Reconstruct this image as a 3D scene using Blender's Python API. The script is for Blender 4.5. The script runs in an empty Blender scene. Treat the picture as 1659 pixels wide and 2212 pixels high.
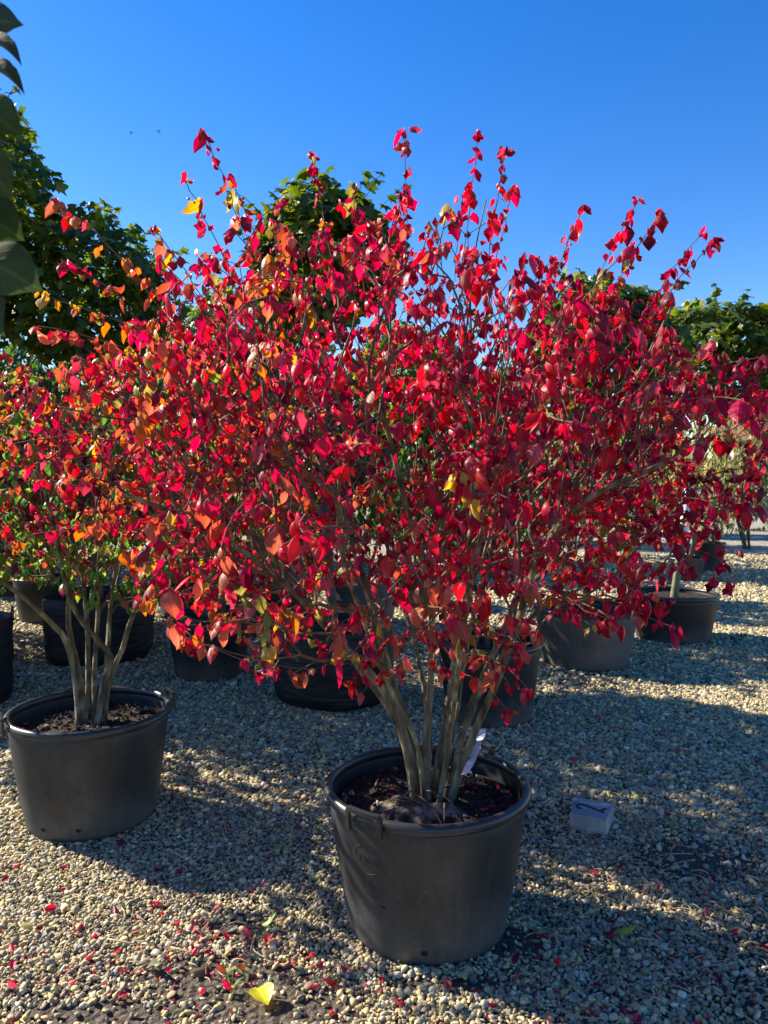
import bpy, bmesh, math, random
import numpy as np
from mathutils import Vector, Matrix, Euler

# ------------------------------------------------------------------ camera, sky, sun, exposure
SC = bpy.context.scene
COL = SC.collection
R = math.radians
CAM_H, F_PX, PITCH = 1.475, 750.0, R(-2.8)
cam_d = bpy.data.cameras.new('camera')
cam = bpy.data.objects.new('camera', cam_d); COL.objects.link(cam)
cam.location = (0, 0, CAM_H)
cam.rotation_euler = (R(90) + PITCH, 0, 0)
cam_d.sensor_fit = 'VERTICAL'; cam_d.sensor_height = 36.0
cam_d.lens = F_PX / 1024.0 * 36.0
cam_d.clip_start = 0.02; cam_d.clip_end = 3000
cam_d.dof.use_dof = True; cam_d.dof.focus_distance = 2.5; cam_d.dof.aperture_fstop = 7.5
SC.camera = cam

SUN_AZ_LEFT, SUN_EL = R(65), R(33)          # sun stands to the left and behind the bushes
sun_dir = Vector((-math.sin(SUN_AZ_LEFT) * math.cos(SUN_EL), math.cos(SUN_AZ_LEFT) * math.cos(SUN_EL), math.sin(SUN_EL)))
world = bpy.data.worlds.new('World'); SC.world = world; world.use_nodes = True
wn = world.node_tree.nodes; wl = world.node_tree.links
bg = wn['Background']
sky = wn.new('ShaderNodeTexSky'); sky.sky_type = 'NISHITA'; sky.sun_disc = False
sky.sun_elevation = SUN_EL; sky.sun_rotation = -SUN_AZ_LEFT
sky.altitude = 0; sky.air_density = 1.0; sky.dust_density = 0.1; sky.ozone_density = 2.2
hsv = wn.new('ShaderNodeHueSaturation'); hsv.inputs['Saturation'].default_value = 1.42; hsv.inputs['Hue'].default_value = 0.514
wl.new(sky.outputs[0], hsv.inputs['Color']); wl.new(hsv.outputs[0], bg.inputs['Color'])
bg.inputs['Strength'].default_value = 0.09
sun_d = bpy.data.lights.new('sun', 'SUN'); sun_d.energy = 5.0; sun_d.angle = R(0.55); sun_d.color = (1.0, 0.90, 0.75)
sun = bpy.data.objects.new('sun', sun_d); COL.objects.link(sun)
sun.rotation_euler = sun_dir.to_track_quat('Z', 'Y').to_euler()
SC.view_settings.view_transform = 'Standard'; SC.view_settings.look = 'None'
SC.view_settings.exposure = 1.35; SC.view_settings.gamma = 1.0; SC.view_settings.use_curve_mapping = False
SC.cycles.use_denoising = True
try: SC.cycles.denoiser = 'OPENIMAGEDENOISE'
except Exception: pass
SC.cycles.max_bounces = 8; SC.cycles.transmission_bounces = 4; SC.cycles.transparent_max_bounces = 4
SC.cycles.sample_clamp_indirect = 6

rng = np.random.default_rng(11)
random.seed(5)

def at(xd, yd, d):
    """world point that stands d metres in front of the lens along the sight line (xd, yd on a 1659 wide print)"""
    px, py = xd / 2.16, yd / 2.16
    u, v = (px - 384) / F_PX, (512 - py) / F_PX
    fy, fz = math.cos(PITCH), math.sin(PITCH)
    ux, uz = -math.sin(PITCH), math.cos(PITCH)
    y = fy + v * ux; z = fz + v * uz
    s = d / y
    return np.array([u * s, d, CAM_H + z * s])

def ground(xd, yd):
    py = yd / 2.16
    v = (512 - py) / F_PX
    y = math.cos(PITCH) - v * math.sin(PITCH); z = math.sin(PITCH) + v * math.cos(PITCH)
    s = -CAM_H / z
    return np.array([(xd / 2.16 - 384) / F_PX * s, y * s, 0.0])

# ------------------------------------------------------------------ object helpers
def tag(o, label=None, cat=None, group=None, kind=None):
    if label: o['label'] = label
    if cat: o['category'] = cat
    if group: o['group'] = group
    if kind: o['kind'] = kind
    return o

def empty(name, loc, label, cat, group=None):
    o = bpy.data.objects.new(name, None); COL.objects.link(o)
    o.location = loc; o.empty_display_size = 0.1
    return tag(o, label, cat, group)

def link(name, me, parent=None, loc=(0, 0, 0)):
    o = bpy.data.objects.new(name, me); COL.objects.link(o)
    o.location = loc
    if parent: o.parent = parent
    return o

def mesh_tris(name, V, T, mat, col=None, smooth=True, luv=None):
    me = bpy.data.meshes.new(name)
    V = np.ascontiguousarray(V, dtype=np.float32); T = np.ascontiguousarray(T, dtype=np.int32)
    me.vertices.add(len(V)); me.vertices.foreach_set('co', V.ravel())
    me.loops.add(T.size); me.loops.foreach_set('vertex_index', T.ravel())
    me.polygons.add(len(T)); me.polygons.foreach_set('loop_start', np.arange(0, T.size, 3, dtype=np.int32))
    me.polygons.foreach_set('loop_total', np.full(len(T), 3, dtype=np.int32))
    me.update(calc_edges=True)
    me.polygons.foreach_set('use_smooth', np.full(len(T), smooth, dtype=bool))
    if col is not None:
        a = me.color_attributes.new('leafcol', 'FLOAT_COLOR', 'POINT')
        c = np.ones((len(V), 4), dtype=np.float32); c[:, :3] = col
        a.data.foreach_set('color', c.ravel())
    if luv is not None:
        a = me.attributes.new('luv', 'FLOAT_VECTOR', 'POINT')
        a.data.foreach_set('vector', np.ascontiguousarray(luv, dtype=np.float32).ravel())
    if mat: me.materials.append(mat)
    return me

class MB:
    """collects simple shapes into one mesh"""
    def __init__(s): s.V = []; s.F = []
    def add(s, V, F):
        o = len(s.V); s.V += [tuple(v) for v in V]; s.F += [tuple(i + o for i in f) for f in F]
    def box(s, c, size, rot=None):
        h = [x / 2 for x in size]
        V = [Vector((x * h[0], y * h[1], z * h[2])) for x in (-1, 1) for y in (-1, 1) for z in (-1, 1)]
        if rot is not None: V = [rot @ v for v in V]
        V = [v + Vector(c) for v in V]
        s.add(V, [(0, 1, 3, 2), (4, 6, 7, 5), (0, 4, 5, 1), (2, 3, 7, 6), (0, 2, 6, 4), (1, 5, 7, 3)])
    def lathe(s, prof, n=64, wob=None):
        V = []; F = []
        for i, (r, z) in enumerate(prof):
            for k in range(n):
                a = 2 * math.pi * k / n
                rr = r + (wob(a, z, i) if wob else 0)
                V.append((rr * math.cos(a), rr * math.sin(a), z))
        for i in range(len(prof) - 1):
            for k in range(n):
                k2 = (k + 1) % n
                F.append((i * n + k, i * n + k2, (i + 1) * n + k2, (i + 1) * n + k))
        s.add(V, F)
    def cap(s, r, z, n=64, up=True):
        V = [(r * math.cos(2 * math.pi * k / n), r * math.sin(2 * math.pi * k / n), z) for k in range(n)]
        s.add(V, [tuple(range(n)) if up else tuple(reversed(range(n)))])
    def tube(s, P, rad, n=6, caps=True, jit=0.0, seed=0):
        P = [Vector(p) for p in P]; m = len(P)
        if not hasattr(rad, '__len__'): rad = [rad] * m
        rr = random.Random(seed)
        ridge = [1 + jit * (rr.random() * 2 - 1) for _ in range(n)]
        V = []; F = []
        t = (P[1] - P[0]).normalized()
        nrm = t.orthogonal().normalized()
        for i in range(m):
            t2 = (P[min(i + 1, m - 1)] - P[max(i - 1, 0)]).normalized()
            q = t.rotation_difference(t2); nrm = (q @ nrm).normalized(); t = t2
            b = t.cross(nrm)
            for k in range(n):
                a = 2 * math.pi * k / n
                r = rad[i] * ridge[k] * (1 + 0.4 * jit * (rr.random() * 2 - 1))
                V.append(P[i] + (nrm * math.cos(a) + b * math.sin(a)) * r)
        for i in range(m - 1):
            for k in range(n):
                k2 = (k + 1) % n
                F.append((i * n + k, i * n + k2, (i + 1) * n + k2, (i + 1) * n + k))
        if caps:
            F.append(tuple(reversed(range(n)))); F.append(tuple(range((m - 1) * n, m * n)))
        s.add(V, F)
    def sweep_rect(s, P, w, h, upv=(0, 0, 1)):
        P = [Vector(p) for p in P]; m = len(P); V = []; F = []
        up = Vector(upv)
        for i in range(m):
            t = (P[min(i + 1, m - 1)] - P[max(i - 1, 0)]).normalized()
            side = t.cross(up).normalized(); u = side.cross(t).normalized()
            for a, b in ((-1, -1), (1, -1), (1, 1), (-1, 1)):
                V.append(P[i] + side * a * w / 2 + u * b * h / 2)
        for i in range(m - 1):
            for k in range(4):
                k2 = (k + 1) % 4
                F.append((i * 4 + k, i * 4 + k2, (i + 1) * 4 + k2, (i + 1) * 4 + k))
        F.append((3, 2, 1, 0)); F.append(tuple(range((m - 1) * 4, m * 4)))
        s.add(V, F)
    def mesh(s, name, mat, smooth=False, bevel=0.0):
        me = bpy.data.meshes.new(name); me.from_pydata(s.V, [], s.F); me.update()
        if bevel:
            bm = bmesh.new(); bm.from_mesh(me)
            bmesh.ops.bevel(bm, geom=list(bm.edges), offset=bevel, segments=2, profile=0.6, affect='EDGES')
            bm.to_mesh(me); bm.free()
        me.polygons.foreach_set('use_smooth', [smooth] * len(me.polygons))
        if mat: me.materials.append(mat)
        return me
    def build(s, name, mat, parent=None, smooth=False, bevel=0.0, loc=(0, 0, 0)):
        return link(name, s.mesh(name, mat, smooth, bevel), parent, loc)

# ------------------------------------------------------------------ materials
def mat_new(name):
    m = bpy.data.materials.new(name); m.use_nodes = True
    return m, m.node_tree.nodes, m.node_tree.links

def N(nodes, typ, **kw):
    n = nodes.new(typ)
    for k, v in kw.items(): setattr(n, k, v)
    return n

def ramp(nodes, stops):
    r = nodes.new('ShaderNodeValToRGB'); e = r.color_ramp.elements
    while len(e) < len(stops): e.new(0.5)
    for el, (p, c) in zip(e, stops): el.position = p; el.color = (*c, 1)
    return r

def noise_mat(name, stops, scale=8, rough=0.8, bump=0.3, bscale=60, detail=6, spec=0.3, stretch=None, coord='Object', bdist=0.004):
    m, n, l = mat_new(name); b = n['Principled BSDF']
    tc = N(n, 'ShaderNodeTexCoord'); src = tc.outputs[coord]
    if stretch:
        mp = N(n, 'ShaderNodeMapping'); mp.inputs['Scale'].default_value = stretch
        l.new(src, mp.inputs['Vector']); src = mp.outputs[0]
    nz = N(n, 'ShaderNodeTexNoise'); nz.inputs['Scale'].default_value = scale; nz.inputs['Detail'].default_value = detail
    l.new(src, nz.inputs['Vector'])
    r = ramp(n, stops); l.new(nz.outputs['Fac'], r.inputs[0]); l.new(r.outputs[0], b.inputs['Base Color'])
    b.inputs['Roughness'].default_value = rough; b.inputs['Specular IOR Level'].default_value = spec
    if bump:
        n2 = N(n, 'ShaderNodeTexNoise'); n2.inputs['Scale'].default_value = bscale; n2.inputs['Detail'].default_value = 4
        l.new(src, n2.inputs['Vector'])
        bp = N(n, 'ShaderNodeBump'); bp.inputs['Strength'].default_value = bump; bp.inputs['Distance'].default_value = bdist
        l.new(n2.outputs['Fac'], bp.inputs['Height']); l.new(bp.outputs[0], b.inputs['Normal'])
    return m

def leaf_mat(name, trans=0.45, rough=0.42, spec=0.45, under=(1.25, 1.1, 1.15), boost=1.5, sat=1.15):
    m, n, l = mat_new(name); b = n['Principled BSDF']; out = n['Material Output']
    at_ = N(n, 'ShaderNodeAttribute', attribute_name='leafcol')
    oi = N(n, 'ShaderNodeObjectInfo')
    mx = N(n, 'ShaderNodeMix', data_type='RGBA', blend_type='MULTIPLY'); mx.inputs['Factor'].default_value = 1
    l.new(at_.outputs['Color'], mx.inputs['A']); l.new(oi.outputs['Color'], mx.inputs['B'])
    # fine mottling of the blade
    nz = N(n, 'ShaderNodeTexNoise'); nz.inputs['Scale'].default_value = 55; nz.inputs['Detail'].default_value = 3
    ge = N(n, 'ShaderNodeNewGeometry'); l.new(ge.outputs['Position'], nz.inputs['Vector'])
    mr = N(n, 'ShaderNodeMapRange'); mr.inputs['To Min'].default_value = 0.72; mr.inputs['To Max'].default_value = 1.25
    l.new(nz.outputs['Fac'], mr.inputs['Value'])
    m2 = N(n, 'ShaderNodeVectorMath', operation='SCALE'); l.new(mx.outputs['Result'], m2.inputs[0])
    # midrib and side veins
    lu = N(n, 'ShaderNodeAttribute', attribute_name='luv'); sl = N(n, 'ShaderNodeSeparateXYZ'); l.new(lu.outputs['Vector'], sl.inputs[0])
    ab = N(n, 'ShaderNodeMath', operation='ABSOLUTE'); l.new(sl.outputs['Y'], ab.inputs[0])
    ma = N(n, 'ShaderNodeMath', operation='MULTIPLY_ADD'); l.new(ab.outputs[0], ma.inputs[0]); ma.inputs[1].default_value = -0.26; l.new(sl.outputs['X'], ma.inputs[2])
    fq = N(n, 'ShaderNodeMath', operation='MULTIPLY'); l.new(ma.outputs[0], fq.inputs[0]); fq.inputs[1].default_value = 8.0
    pp = N(n, 'ShaderNodeMath', operation='PINGPONG'); l.new(fq.outputs[0], pp.inputs[0]); pp.inputs[1].default_value = 0.5
    v1 = N(n, 'ShaderNodeMapRange'); v1.inputs['From Min'].default_value = 0.0; v1.inputs['From Max'].default_value = 0.14; v1.inputs['To Min'].default_value = 0.22; v1.inputs['To Max'].default_value = 0.0
    l.new(pp.outputs[0], v1.inputs['Value'])
    v2 = N(n, 'ShaderNodeMapRange'); v2.inputs['From Min'].default_value = 0.03; v2.inputs['From Max'].default_value = 0.12; v2.inputs['To Min'].default_value = 0.5; v2.inputs['To Max'].default_value = 0.0
    l.new(ab.outputs[0], v2.inputs['Value'])
    vm = N(n, 'ShaderNodeMath', operation='MAXIMUM'); l.new(v1.outputs[0], vm.inputs[0]); l.new(v2.outputs[0], vm.inputs[1])
    va = N(n, 'ShaderNodeMath', operation='ADD'); l.new(vm.outputs[0], va.inputs[0]); l.new(mr.outputs[0], va.inputs[1])
    l.new(va.outputs[0], m2.inputs['Scale'])
    vb = N(n, 'ShaderNodeBump'); vb.inputs['Strength'].default_value = 0.35; vb.inputs['Distance'].default_value = 0.003; vb.invert = True
    l.new(va.outputs[0], vb.inputs['Height']); l.new(vb.outputs[0], b.inputs['Normal'])
    # paler underside
    un = N(n, 'ShaderNodeVectorMath', operation='MULTIPLY'); un.inputs[1].default_value = under
    l.new(m2.outputs[0], un.inputs[0])
    um = N(n, 'ShaderNodeMix', data_type='RGBA'); l.new(ge.outputs['Backfacing'], um.inputs['Factor'])
    l.new(m2.outputs[0], um.inputs['A']); l.new(un.outputs[0], um.inputs['B'])
    l.new(um.outputs['Result'], b.inputs['Base Color'])
    b.inputs['Roughness'].default_value = rough; b.inputs['Specular IOR Level'].default_value = spec
    tr = N(n, 'ShaderNodeBsdfTranslucent')
    hs = N(n, 'ShaderNodeHueSaturation'); hs.inputs['Value'].default_value = boost; hs.inputs['Saturation'].default_value = sat
    l.new(m2.outputs[0], hs.inputs['Color']); l.new(hs.outputs[0], tr.inputs['Color'])
    ms = N(n, 'ShaderNodeMixShader'); ms.inputs[0].default_value = trans
    l.new(b.outputs[0], ms.inputs[1]); l.new(tr.outputs[0], ms.inputs[2]); l.new(ms.outputs[0], out.inputs['Surface'])
    return m

def plain(name, c, rough=0.6, spec=0.4):
    m, n, l = mat_new(name); b = n['Principled BSDF']
    b.inputs['Base Color'].default_value = (*c, 1); b.inputs['Roughness'].default_value = rough
    b.inputs['Specular IOR Level'].default_value = spec
    return m

M = {}
M['leaf'] = leaf_mat('leaf_autumn', trans=0.52, rough=0.42, spec=0.42, under=(1.15, 1.9, 1.6), boost=2.1)
M['green'] = leaf_mat('leaf_green', trans=0.45, rough=0.4, spec=0.45, boost=1.9)
M['dullgreen'] = leaf_mat('leaf_dull_green', trans=0.4, rough=0.6, spec=0.15, boost=1.5)
M['bark'] = noise_mat('bark', [(0.32, (0.04, 0.03, 0.016)), (0.45, (0.125, 0.098, 0.052)), (0.58, (0.22, 0.18, 0.10)), (0.68, (0.36, 0.34, 0.22))], scale=22, bump=1.0, bscale=60, stretch=(1.6, 1.6, .3), rough=0.9)
M['twig'] = noise_mat('twig_bark', [(0.35, (0.085, 0.05, 0.032)), (0.65, (0.19, 0.135, 0.085))], scale=30, bump=0.3, bscale=120, rough=0.85)
M['trunk'] = noise_mat('pale_trunk', [(0.3, (0.12, 0.115, 0.07)), (0.6, (0.20, 0.19, 0.12)), (0.8, (0.27, 0.26, 0.2))], scale=14, bump=0.3, bscale=60, rough=0.85)
M['darktrunk'] = noise_mat('dark_trunk', [(0.3, (0.05, 0.045, 0.035)), (0.7, (0.13, 0.115, 0.085))], scale=14, bump=0.5, bscale=60, rough=0.9)
M['soil'] = noise_mat('potting_soil', [(0.35, (0.012, 0.009, 0.007)), (0.6, (0.04, 0.029, 0.02)), (0.75, (0.075, 0.055, 0.04))], scale=70, bump=1.0, bscale=130, rough=0.95, bdist=0.01)
M['bag'] = noise_mat('bag_fabric', [(0.3, (0.006, 0.007, 0.008)), (0.7, (0.016, 0.017, 0.019))], scale=9, bump=0.4, bscale=5, rough=0.6, spec=0.35, stretch=(0.6, 0.6, 5), bdist=0.04)
M['burlap'] = noise_mat('burlap', [(0.35, (0.03, 0.024, 0.016)), (0.5, (0.1, 0.08, 0.052)), (0.68, (0.3, 0.26, 0.18))], scale=26, bump=0.9, bscale=220, rough=0.95, bdist=0.004)
M['black'] = plain('painted_hole_shade', (0.004, 0.004, 0.004), 0.8)  # near-black that stands for the shade inside the drain holes
M['white'] = plain('white_plastic', (0.78, 0.79, 0.80), 0.45)
M['ink'] = plain('ink', (0.015, 0.015, 0.016), 0.7)
M['berry'] = plain('berry', (0.62, 0.045, 0.012), 0.3)
M['straw'] = noise_mat('straw', [(0.3, (0.26, 0.2, 0.11)), (0.7, (0.52, 0.43, 0.27))], scale=3, bump=0, rough=0.8)
M['perlite'] = noise_mat('crumbs', [(0.4, (0.03, 0.022, 0.015)), (0.58, (0.08, 0.06, 0.04)), (0.66, (0.5, 0.48, 0.43))], scale=12, bump=0, rough=0.9)

def pot_mat(name, lo, hi):
    m, n, l = mat_new(name); b = n['Principled BSDF']
    tc = N(n, 'ShaderNodeTexCoord')
    nz = N(n, 'ShaderNodeTexNoise'); nz.inputs['Scale'].default_value = 5; nz.inputs['Detail'].default_value = 8; nz.inputs['Roughness'].default_value = 0.7
    l.new(tc.outputs['Object'], nz.inputs['Vector'])
    sp = N(n, 'ShaderNodeSeparateXYZ'); l.new(tc.outputs['Object'], sp.inputs[0])
    # dust splashed up from the gravel, thicker low on the wall
    mr = N(n, 'ShaderNodeMapRange'); mr.inputs['From Min'].default_value = 0.22; mr.inputs['From Max'].default_value = 0.0
    mr.inputs['To Min'].default_value = 0.0; mr.inputs['To Max'].default_value = 0.45
    l.new(sp.outputs['Z'], mr.inputs['Value'])
    ad = N(n, 'ShaderNodeMath', operation='ADD'); l.new(nz.outputs['Fac'], ad.inputs[0]); l.new(mr.outputs[0], ad.inputs[1])
    r = ramp(n, [(0.38, lo), (0.62, hi), (0.95, (0.08, 0.08, 0.077))]); l.new(ad.outputs[0], r.inputs[0])
    # pale specks
    vs = N(n, 'ShaderNodeTexNoise'); vs.inputs['Scale'].default_value = 170; vs.inputs['Detail'].default_value = 2
    l.new(tc.outputs['Object'], vs.inputs['Vector'])
    rs = ramp(n, [(0.66, (0, 0, 0)), (0.74, (0.55, 0.55, 0.55))]); l.new(vs.outputs['Fac'], rs.inputs[0])
    mx = N(n, 'ShaderNodeMix', data_type='RGBA'); l.new(rs.outputs[0], mx.inputs['Factor']); l.new(r.outputs[0], mx.inputs['A'])
    mx.inputs['B'].default_value = (0.17, 0.16, 0.13, 1)
    # vertical scuffs
    mp = N(n, 'ShaderNodeMapping'); mp.inputs['Scale'].default_value = (45, 45, 3); l.new(tc.outputs['Object'], mp.inputs['Vector'])
    n3 = N(n, 'ShaderNodeTexNoise'); n3.inputs['Scale'].default_value = 1.0; n3.inputs['Detail'].default_value = 3; l.new(mp.outputs[0], n3.inputs['Vector'])
    m3 = N(n, 'ShaderNodeMapRange'); m3.inputs['To Min'].default_value = 0.7; m3.inputs['To Max'].default_value = 1.35; l.new(n3.outputs['Fac'], m3.inputs['Value'])
    sc = N(n, 'ShaderNodeVectorMath', operation='SCALE'); l.new(mx.outputs['Result'], sc.inputs[0]); l.new(m3.outputs[0], sc.inputs['Scale'])
    l.new(sc.outputs[0], b.inputs['Base Color'])
    b.inputs['Roughness'].default_value = 0.52; b.inputs['Specular IOR Level'].default_value = 0.45
    bp = N(n, 'ShaderNodeBump'); bp.inputs['Strength'].default_value = 0.25; bp.inputs['Distance'].default_value = 0.002
    l.new(vs.outputs['Fac'], bp.inputs['Height']); l.new(bp.outputs[0], b.inputs['Normal'])
    return m
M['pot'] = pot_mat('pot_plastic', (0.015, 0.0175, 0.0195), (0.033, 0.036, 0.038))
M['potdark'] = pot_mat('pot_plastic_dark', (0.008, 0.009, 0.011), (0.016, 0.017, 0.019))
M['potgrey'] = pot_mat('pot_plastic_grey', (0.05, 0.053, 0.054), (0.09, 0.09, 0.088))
M['rim'] = noise_mat('pot_rim', [(0.35, (0.016, 0.017, 0.019)), (0.7, (0.035, 0.035, 0.035))], scale=9, bump=0.15, bscale=140, rough=0.36, spec=0.5)
M['concrete'] = noise_mat('concrete', [(0.3, (0.2, 0.205, 0.205)), (0.55, (0.30, 0.305, 0.305)), (0.72, (0.45, 0.455, 0.455))], scale=9, bump=0.35, bscale=220, rough=0.9, bdist=0.002)

# ------------------------------------------------------------------ ground and gravel
def ground_mat():
    m, n, l = mat_new('ground_gravel'); b = n['Principled BSDF']
    tc = N(n, 'ShaderNodeTexCoord')
    vo = N(n, 'ShaderNodeTexVoronoi'); vo.inputs['Scale'].default_value = 46; vo.inputs['Randomness'].default_value = 1
    l.new(tc.outputs['Object'], vo.inputs['Vector'])
    sx = N(n, 'ShaderNodeSeparateColor'); l.new(vo.outputs['Color'], sx.inputs[0])
    r = ramp(n, [(0.0, (0.12, 0.115, 0.105)), (0.3, (0.24, 0.22, 0.175)), (0.6, (0.34, 0.30, 0.22)), (0.85, (0.42, 0.38, 0.29)), (1.0, (0.52, 0.50, 0.45))])
    l.new(sx.outputs[0], r.inputs[0])
    rd = ramp(n, [(0.0, (1, 1, 1)), (0.55, (0.85, 0.85, 0.85)), (0.9, (0.25, 0.25, 0.25))]); l.new(vo.outputs['Distance'], rd.inputs[0])
    # earth shows between the stones close by, where the stones are built one by one
    sp = N(n, 'ShaderNodeSeparateXYZ'); l.new(tc.outputs['Object'], sp.inputs[0])
    nz = N(n, 'ShaderNodeTexNoise'); nz.inputs['Scale'].default_value = 60; nz.inputs['Detail'].default_value = 5; l.new(tc.outputs['Object'], nz.inputs['Vector'])
    er = ramp(n, [(0.35, (0.045, 0.037, 0.028)), (0.65, (0.12, 0.10, 0.075))]); l.new(nz.outputs['Fac'], er.inputs[0])
    fr = N(n, 'ShaderNodeMapRange'); fr.inputs['From Min'].default_value = 6.5; fr.inputs['From Max'].default_value = 11; l.new(sp.outputs['Y'], fr.inputs['Value'])
    mx = N(n, 'ShaderNodeMix', data_type='RGBA'); l.new(fr.outputs[0], mx.inputs['Factor']); l.new(er.outputs[0], mx.inputs['A']); l.new(r.outputs[0], mx.inputs['B'])
    l.new(mx.outputs['Result'], b.inputs['Base Color'])
    b.inputs['Roughness'].default_value = 0.9; b.inputs['Specular IOR Level'].default_value = 0.25
    inv = N(n, 'ShaderNodeMath', operation='SUBTRACT'); inv.inputs[0].default_value = 1.0; l.new(vo.outputs['Distance'], inv.inputs[1])
    ad = N(n, 'ShaderNodeMath', operation='ADD'); l.new(inv.outputs[0], ad.inputs[0]); l.new(nz.outputs['Fac'], ad.inputs[1])
    bp = N(n, 'ShaderNodeBump'); bp.inputs['Strength'].default_value = 0.9; bp.inputs['Distance'].default_value = 0.012
    l.new(ad.outputs[0], bp.inputs['Height']); l.new(bp.outputs[0], b.inputs['Normal'])
    return m
gb = MB(); gb.add([(-400, -60, 0), (400, -60, 0), (400, 900, 0), (-400, 900, 0)], [(0, 1, 2, 3)])
tag(gb.build('ground', ground_mat()), kind='structure')

def pebble_mat():
    m, n, l = mat_new('pebble'); b = n['Principled BSDF']
    a = N(n, 'ShaderNodeAttribute', attribute_name='col'); a.attribute_type = 'INSTANCER'
    tc = N(n, 'ShaderNodeTexCoord')
    nz = N(n, 'ShaderNodeTexNoise'); nz.inputs['Scale'].default_value = 2.5; nz.inputs['Detail'].default_value = 5
    l.new(tc.outputs['Object'], nz.inputs['Vector'])
    mr = N(n, 'ShaderNodeMapRange'); mr.inputs['To Min'].default_value = 0.6; mr.inputs['To Max'].default_value = 1.4; l.new(nz.outputs['Fac'], mr.inputs['Value'])
    sc = N(n, 'ShaderNodeVectorMath', operation='SCALE'); l.new(a.outputs['Color'], sc.inputs[0]); l.new(mr.outputs[0], sc.inputs['Scale'])
    l.new(sc.outputs[0], b.inputs['Base Color'])
    b.inputs['Roughness'].default_value = 0.72; b.inputs['Specular IOR Level'].default_value = 0.35
    return m
M['pebble'] = pebble_mat()

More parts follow.
